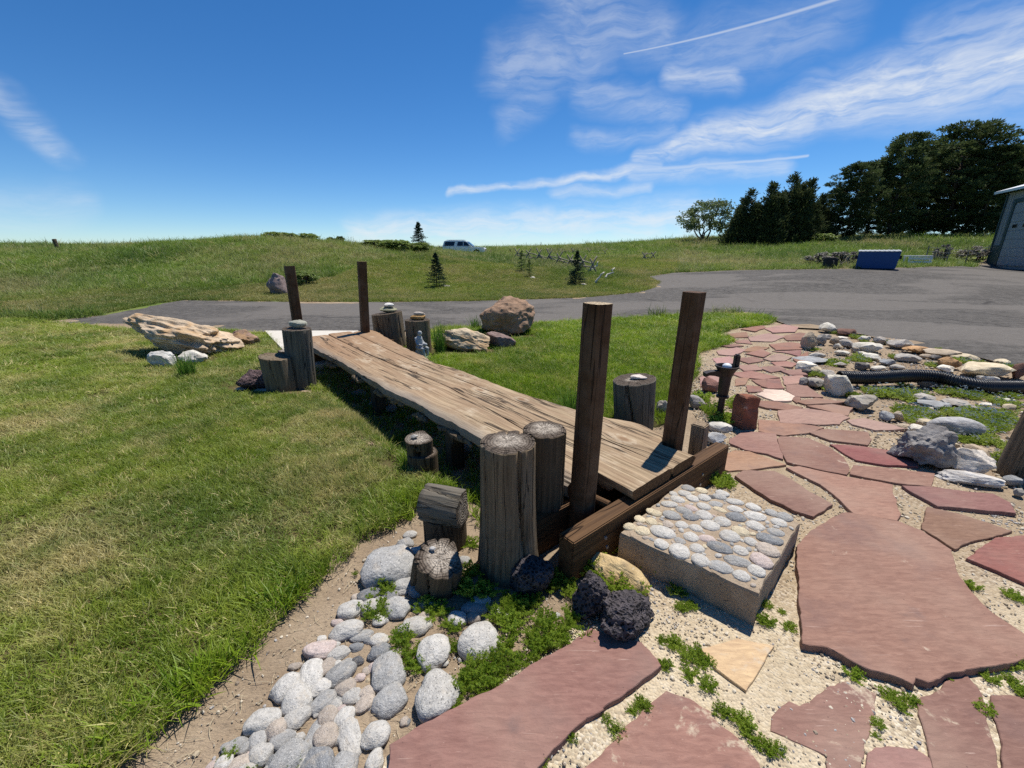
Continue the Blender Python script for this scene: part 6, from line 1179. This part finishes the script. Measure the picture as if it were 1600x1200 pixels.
for i, (u, Y, vt, wdt, lb) in enumerate([(1160, 46, 300, 1.0, 'leftmost dark juniper beside the cottonwood'), (1190, 45, 289, 1.0, 'second dark juniper from the cottonwood, with a blunt top'), (1219, 46, 277, .9, 'tallest pointed juniper with a thin spire'), (1246, 45, 284, .9, 'right spired juniper next to the pines'), (1268, 48, 306, 1.0, 'low dark juniper against the leftmost pine'), (1140, 48, 338, .7, 'short juniper at the left foot of the juniper row')]):
    x, y = at(u, Y); h = hgt(u, vt, Y); s_ = h / 7.0; tree('juniper_tree', JUN[i % 2], x, y, i * 2.1, (s_ * wdt * 1.25, s_ * wdt * 1.25, s_), lb, GJ)
x, y = at(1096, 54); tree('cottonwood_tree', broad_meshes(9, 5.0, 2.9, clumps=95, leaf=.21), x, y, .4, (1, 1, hgt(1096, 316, 54) / 5.0), 'light green spreading multi-stemmed tree alone left of the junipers')
SPR = [spruce_meshes(21, 1.8, .68, dens=1.3), spruce_meshes(22, 1.8, .64, dens=1.3)]
for u, v, Y, vt, wdt, k, lb in ((683, 450, 19.6, 394, 1.0, 0, 'young dark spruce across the driveway behind the far bridge posts'), (900, 445, 20.6, 391, 1.0, 1, 'young dark spruce nearest to the broken rail fence'), (656, 393, 36, 346, 1.15, 0, 'larger spruce on the skyline left of the white car')):
    x, y = GY(u, v, Y)[:2]; h = GY(u, vt, Y)[2] - t1(x, y); s_ = h / 1.8; tree('spruce_tree', SPR[k], x, y, u, (s_ * wdt, s_ * wdt, s_), lb, 'young spruces beyond the driveway')
YP = spruce_meshes(25, 1.2, .5, 'shrub_leaf', .55)
for u, v, h_, lb in ((815, 425, 1.0, 'left of two small bluish pine saplings on the mown slope'), (827, 434, .8, 'right and lower of two small bluish pine saplings')):
    x, y, _ = GT(u, v); tree('pine_sapling', YP, x, y, u, (h_, h_, h_), lb, 'pine saplings on the mown slope', 'sapling')
# shrubs on the hill
def shrub(u, Y, vt, wpx, seed, label, mat='shrub_leaf'):
    x, y = at(u, Y); h = max(.55, hgt(u, vt, Y) * 1.05); w_ = px2m(wpx, (x, y, 1.5)); ms = broad_meshes(seed, 1.0, .5, mat, 26 if mat == 'dead_twig' else 70, .07 if mat == 'dead_twig' else .085, 6); t = obj('shrub', None, None, (x, y, t1(x, y) - .05 * h), (0, 0, seed), (w_, w_ * .8, h), label=label, cat='shrub', group='shrubs on the grassy hill'); obj('stems', ms[0], t); obj('foliage', ms[1], t)
shrub(432, 33, 368, 34, 71, 'left bushy shrub on the hill crest', 'thicket_leaf'); shrub(452, 33.5, 367, 30, 72, 'middle bushy shrub on the hill crest', 'thicket_leaf'); shrub(484, 33, 366, 34, 73, 'right bushy shrub on the hill crest', 'thicket_leaf'); shrub(535, 36, 370, 16, 74, 'small dark shrub alone on the hill skyline', 'pine_needle'); shrub(520, 36, 376, 16, 75, 'low shrub left of the small dark shrub on the skyline')
shrub(590, 34, 377, 50, 76, 'left part of the pale thicket below the skyline spruce', 'thicket_leaf'); shrub(622, 33, 376, 52, 77, 'middle of the pale thicket below the skyline spruce', 'thicket_leaf'); shrub(652, 34, 380, 44, 78, 'right end of the pale thicket at the foot of the skyline spruce', 'thicket_leaf'); shrub(472, 18.5, 432, 34, 79, 'low grey-green bush beside the boulder across the driveway', 'thicket_leaf'); shrub(1275, 44, 366, 40, 80, 'light green bush at the foot of the dark pines', 'thicket_leaf')
shrub(1290, 27, 395, 50, 81, 'grey dead brush left of the charred log', 'dead_twig'); shrub(1322, 27, 393, 40, 82, 'grey dead brush between the charred log and the dumpster', 'dead_twig'); shrub(1470, 30, 384, 30, 83, 'grey twiggy bush between the white pallet and the garage', 'dead_twig'); shrub(1525, 33, 386, 46, 84, 'grey brush at the corner of the garage', 'dead_twig')

# ------------------------------------------------------------------ built things in the distance
# garage
gc = (34.6, 32.0); ga = math.atan2(-0.9, -0.43); gz = t1(*gc) - .05
gar = thing('garage', 'grey metal garage with green trim and white roof edge at the right edge', 'building', (gc[0], gc[1], gz), ga)
WL, WW, WH_ = 16.0, 11.0, 5.0            # local x runs along the front wall, local y into the building (to the left of x)
obj('wall', box_me('wall', (WL, WW, WH_), MAT['siding_grey'], 0, centre=(WL / 2, WW / 2 + .0, WH_ / 2 - .3)), gar)
for k in range(18): obj('siding_rib', box_me('siding_rib', (.05, .03, 3.4), MAT['siding_grey'], 0, centre=(.2 + k * .3 if k < 3 else 5.8 + (k - 3) * .6, -.013, 2.95)), gar)
obj('wainscot', box_me('wainscot', (1.25, .05, 1.3), MAT['trim_green'], 0, centre=(.62, -.02, .6)), gar); obj('corner_trim', box_me('corner_trim', (.14, .10, 4.9), MAT['trim_green'], 0, centre=(.05, -.03, 2.2)), gar)
obj('door_frame', box_me('door_frame', (.30, .12, 4.3), MAT['trim_green'], 0, centre=(1.28, -.04, 2.05)), gar); obj('door_frame', box_me('door_frame', (4.7, .12, .26), MAT['trim_green'], 0, centre=(3.5, -.045, 4.08)), gar); obj('door_frame', box_me('door_frame', (.30, .12, 4.3), MAT['trim_green'], 0, centre=(5.5, -.04, 2.05)), gar)
door = obj('overhead_door', box_me('overhead_door', (4.0, .04, 4.1), MAT['door_grey'], 0, centre=(3.4, -.025, 1.95)), gar)
for k in range(7): obj('door_panel', box_me('door_panel', (3.92, .03, .52), MAT['door_grey'], .012, 1, centre=(3.4, -.055, .2 + k * .56)), door)
for k in range(3): obj('door_window', box_me('door_window', (.55, .02, .22), MAT['car_glass'], .01, 1, centre=(2.15 + k * 1.15, -.078, 2.45)), door)
rfv = [(-.6, -.55, 4.70), (WL + .6, -.55, 4.70), (WL + .6, WW / 2, 6.6), (-.6, WW / 2, 6.6), (WL + .6, WW + .55, 4.70), (-.6, WW + .55, 4.70)]; rfv += [(a, b, c + .16) for a, b, c in rfv]
obj('roof', mesh('roof', rfv, [(0, 1, 2, 3), (3, 2, 4, 5), (9, 8, 7, 6), (11, 10, 8, 9), (0, 6, 7, 1), (4, 10, 11, 5), (0, 3, 9, 6), (3, 5, 11, 9), (1, 7, 8, 2), (2, 8, 10, 4)], MAT['roof_white']), gar)
# dumpster
dx, dy = at(1370, 24); dz = t1(dx, dy); dm = thing('dumpster', 'blue metal dumpster with a pale ribbed lid at the edge of the asphalt', 'dumpster', (dx, dy, dz), R(-37)); dm.scale = (.76, .76, .80)
w2, h2 = 1.13, 1.12
V = [(-w2, -.55, .06), (w2 - .06, -.55, .06), (w2 - .06, .55, .06), (-w2, .55, .06), (-w2 + .02, -.72, h2), (w2 + .04, -.72, h2 - .02), (w2 + .04, .6, h2 + .12), (-w2 + .02, .6, h2 + .14)]
obj('body', mesh('body', V, [(3, 2, 1, 0), (0, 1, 5, 4), (1, 2, 6, 5), (2, 3, 7, 6), (3, 0, 4, 7), (4, 5, 6, 7)], MAT['dumpster_blue']), dm)
lid = obj('lid', box_me('lid', (2.34, 1.4, .05), MAT['lid_grey'], .01, 1), dm, (0.02, -.05, h2 + .075), (R(3.5), 0, 0))
for k in range(9): obj('lid_rib', box_me('lid_rib', (.10, 1.36, .02), MAT['lid_grey'], .005, 1, centre=(-1.04 + k * .26, 0, .033)), lid)
for sx_ in (-1, 1): obj('lift_pocket', box_me('lift_pocket', (.14, .8, .22), MAT['char'], .01, 1, centre=(sx_ * (w2 + .08), -.1, .78)), dm)
for sx_ in (-1, 1): obj('skid', box_me('skid', (.12, 1.1, .08), MAT['char'], 0, centre=(sx_ * .9, 0, .03)), dm)
# charred log and branches
cx_, cy_ = at(1298, 25); V, F, TV, TF = round_log(32, .62, .36, .34, 61, rows=6, lumps=.12); V = [(a, b, c) for a, b, c in V]; o = obj('charred_log', mesh('charred_log', V, F, MAT['char'], True), None, (cx_, cy_, t1(cx_, cy_) - .04), label='short charred log left of the blue dumpster', cat='log'); obj('cut_face', mesh('cut_face', TV, TF, MAT['char'], True), o)
random.seed(4)
for k in range(7):
    bx, by = at(1308 + k * 3.2, 24.7 + .12 * k); z0 = t1(bx, by); V, F = limb((0, 0, -.02), (random.uniform(-.7, .7), random.uniform(-.3, .3), random.uniform(.25, .75)), .035, .015, 6, .12, 5)
    obj('dead_branch', mesh('dead_branch', V, F, MAT['rail_wood'], True), None, (bx, by, z0), label=f'bleached branch, {ORD[k]} to the charred log, in the pile by the dumpster', cat='branch', group='branch pile by the dumpster')
# white pallet on trestle
bx, by = at(1433, 26.5); pl = thing('pallet_bench', 'white slatted pallet standing right of the blue dumpster', 'pallet', (bx, by, t1(bx, by)), R(-20))
for k in range(4): obj('slat', box_me('slat', (1.15, .10, .07), MAT['white_paint'], .008, 1, centre=(0, -.30 + k * .2, .52)), pl)
for k in range(2): obj('side_slat', box_me('side_slat', (1.15, .03, .13), MAT['white_paint'], .006, 1, centre=(0, -.36, .18 + k * .2)), pl)
for sx_ in (-1, 1):
    for sy_ in (-1, 1): obj('leg', box_me('leg', (.08, .07, .5), MAT['white_paint'], .006, 1, centre=(sx_ * .5, sy_ * .3, .24)), pl)
# wire fence by the garage
wf = thing('wire_fence', 'sagging wire fence between the white pallet and the garage', 'fence', (0, 0, 0)); pw = [at(u, Y) for u, Y in ((1446, 28), (1480, 29), (1510, 30.5), (1540, 32.5))]
for x, y in pw: V, F = tube_data([(x, y, t1(x, y) - .2), (x, y, t1(x, y) + 1.1)], .03, 6); obj('post', mesh('post', V, F, MAT['rail_wood']), wf)
for hh in (.45, .75, 1.0): V, F = tube_data([(x, y, t1(x, y) + hh) for x, y in pw], .008, 4); obj('wire', mesh('wire', V, F, MAT['galvanised']), wf)
# zigzag rail fences
def rail_fence(pix, label, seed, hs=.75, rails=3, shine=True):
    random.seed(seed); pts = [GT(u, v) for u, v in pix]; f = thing('rail_fence', label, 'fence', pts[0]); o0 = Vector(pts[0])
    for i, p in enumerate(pts):
        q = Vector(p) - o0
        for sgn in (-1, 1): V, F = limb(q + Vector((sgn * .35, random.uniform(-.1, .1), -.1)), q + Vector((-sgn * .2, random.uniform(-.1, .1), hs + random.uniform(0, .25))), .05, .04, 6, .03, 3); obj('post', mesh('post', V, F, MAT['rail_wood'], True), f)
        if i < len(pts) - 1:
            q2 = Vector(pts[i + 1]) - o0
            for k in range(rails): V, F = limb(q + Vector((0, 0, .12 + .2 * k + random.uniform(-.1, .1))), q2 + Vector((0, 0, .05 + .18 * k + random.uniform(-.12, .12))), .045, .03, 6, .07, 4); obj('rail', mesh('rail', V, F, MAT['rail_wood'], True), f)
rail_fence([(808, 405), (826, 407), (842, 409), (858, 411), (874, 414), (890, 418), (910, 422), (926, 428)], 'weathered zigzag rail fence running down the slope past the spruce', 3)
rail_fence([(858, 397), (875, 396), (895, 398), (920, 399), (945, 401)], 'far broken rail fence along the foot of the prairie rise', 5, .6, 2)
rail_fence([(1006, 407), (1020, 406)], 'short collapsed piece of rail fence in the open grass near the driveway bend', 7, .45, 3)
for k, (u, v, a_, lb) in enumerate(((931, 444, .9, 'bent white-barked branch lying right of the young spruce'), (945, 436, -.6, 'short white-barked branch at the end of the rail fence'), (925, 424, -1.0, 'bleached branch standing at the end of the zigzag fence'))):
    p = GT(u, v); V, F = limb((0, 0, 0), (.5 * math.cos(a_) + .1, .2, .55), .06, .03, 7, .2, 5); MAT.get('pale_bark') or plain('pale_bark', (.58, .53, .45), .9); obj('branch', mesh('branch', V, F, MAT['pale_bark'], True), None, p, label=lb, cat='branch')
# thin steel fence posts on the skyline
for k, (u, Y, vb, vt, lb) in enumerate(((822, 92, 390, 379, 'thin fence post left of the gate posts on the skyline'), (845, 70, 397, 378, 'dark fence post standing above the rail fence'), (938, 100, 388, 375, 'single thin post on the skyline right of the young spruce'), (1037, 66, 380, 368, 'thin post on the rise left of the cottonwood'), (688, 50, 394, 384, 'fence post just left of the white car'), (767, 56, 402, 390, 'fence post just right of the white car'), (797, 60, 401, 392, 'fence post between the white car and the saplings'), (836, 80, 393, 385, 'forked dark post between two skyline posts'))):
    x, y = at(u, Y); z = t1(x, y); zt = GY(u, vt, Y)[2]; V, F = tube_data([(0, 0, -.3), (0, 0, max(.8, zt - z))], .035 if Y > 60 else .06, 6); obj('fence_post', mesh('fence_post', V, F, MAT['dark_wood']), None, (x, y, z), label=lb, cat='post', group='far fence posts')
x, y = at(95, 34); V, F, TV, TF = round_log(20, 1.1, .14, .13, 62, rows=5); o = obj('fence_post', mesh('fence_post', V, F, MAT['dark_wood'], True), None, (x, y, t1(x, y) - .15), (0, R(-4), 0), label='short dark post in the long grass at far left', cat='post', group='far fence posts'); obj('cut_face', mesh('cut_face', TV, TF, MAT['dark_wood'], True), o)
# white stones at the saplings
for u, v, lb in ((697, 449, 'small pale stone at the foot of the left young spruce'), (833, 436, 'small pale stone under the lower pine sapling'), (912, 446, 'small pale stone at the foot of the right young spruce')):
    p = GT(u, v); obj('stone', rock_mesh('stone', int(u), (.2, .13, .09), 'field_rock', 2), None, (p[0], p[1], p[2] + .04), color=(.6, .55, .47), label=lb, cat='stone')
# white car
cx_, cy_ = at(726, 57); cz_ = GY(726, 400.5, 57)[2]; car = thing('parked_car', 'white long sport utility vehicle parked on the skyline beyond the meadow', 'car', (cx_, cy_, cz_), R(-4))
def profile(name, pts, w_, mat, parent, taper=None, loc=(0, 0, 0), bevel=.05):
    n = len(pts); V = [(x, -w_ / 2 if taper is None else -taper[i] / 2, z) for i, (x, z) in enumerate(pts)] + [(x, w_ / 2 if taper is None else taper[i] / 2, z) for i, (x, z) in enumerate(pts)]
    bm = bmesh.new(); vs = [bm.verts.new(v) for v in V]; bm.faces.new(vs[:n]); bm.faces.new(vs[n:][::-1])
    for i in range(n): bm.faces.new((vs[i], vs[n + i], vs[n + (i + 1) % n], vs[(i + 1) % n]))
    bmesh.ops.recalc_face_normals(bm, faces=list(bm.faces)); bmesh.ops.bevel(bm, geom=list(bm.edges), offset=bevel, segments=2, affect='EDGES'); return obj(name, bmesh_me(name, bm, mat), parent, loc)
arch = lambda cx: [(cx + .46 * math.cos(t), .42 + .46 * math.sin(t)) for t in np.linspace(math.pi, 0, 9)]
body = [(-2.68, .5)] + [(-2.15, .42)] + arch(-1.62)[1:-1] + [(-1.1, .36), (1.15, .36)] + arch(1.72)[1:-1] + [(2.25, .42), (2.72, .48), (2.76, .80), (2.66, 1.06), (1.42, 1.17), (1.1, 1.20), (-2.66, 1.20), (-2.74, .95)]
bdy = profile('body', body, 2.0, MAT['car_white'], car)
cab = [(-2.64, 1.19), (1.18, 1.19), (.45, 1.82), (.1, 1.90), (-2.2, 1.92), (-2.45, 1.84)]; profile('cabin', cab, 1.9, MAT['car_white'], car, taper=[1.9, 1.9, 1.55, 1.5, 1.5, 1.55])
for side in (-1, 1):
    def pane(nm, p): 
        V = [(x, side * (.95 - .175 * (z - 1.19) / .63 + .02), z) for x, z in p]; V2 = [(x, y_ - side * .03, z) for x, y_, z in V]; n = len(V); F = [tuple(range(n)), tuple(range(n, 2 * n))[::-1]] + [(i, n + i, n + (i + 1) % n, (i + 1) % n) for i in range(n)]; obj(nm, mesh(nm, V + V2, F, MAT['car_glass']), car)
    pane('window', [(-2.42, 1.27), (-1.18, 1.27), (-1.02, 1.78), (-2.28, 1.78)]); pane('window', [(-.78, 1.27), (.0, 1.27), (-.02, 1.78), (-.66, 1.78)]); pane('window', [(.08, 1.27), (.86, 1.27), (.36, 1.76), (.06, 1.78)])
    obj('mirror', box_me('mirror', (.2, .22, .2), MAT['car_white'], .04, 2, centre=(.98, side * 1.10, 1.28)), car); obj('headlight', box_me('headlight', (.30, .35, .16), MAT['lamp_glass'], .03, 2, centre=(2.56, side * .78, .88)), car); obj('tail_light', box_me('tail_light', (.08, .14, .34), MAT['char'], .02, 1, centre=(-2.70, side * .92, 1.02)), car)
    obj('roof_rail', box_me('roof_rail', (2.3, .05, .05), MAT['chrome'], .015, 1, centre=(-1.0, side * .66, 1.98)), car)
    for wx in (-1.62, 1.72):
        V, F = tube_data([(wx, side * .74, .40), (wx, side * .99, .40)], .40, 24); wh = obj('wheel', mesh('wheel', V, F, MAT['rubber'], False), car); V, F = tube_data([(wx, side * .98, .40), (wx, side * 1.005, .40)], [.26, .22], 16); obj('rim', mesh('rim', V, F, MAT['chrome']), wh)
V = [(1.20, -.86, 1.24), (1.20, .86, 1.24), (.50, .74, 1.79), (.50, -.74, 1.79)]; V += [(x - .03, y_, z - .02) for x, y_, z in V]; V = [(x + .03, y_, z + .02) for x, y_, z in V]
obj('windscreen', mesh('windscreen', V, [(0, 1, 2, 3), (7, 6, 5, 4), (0, 4, 5, 1), (1, 5, 6, 2), (2, 6, 7, 3), (3, 7, 4, 0)], MAT['car_glass']), car); obj('grille', box_me('grille', (.06, 1.2, .26), MAT['char'], .02, 1, centre=(2.75, 0, .78)), car)
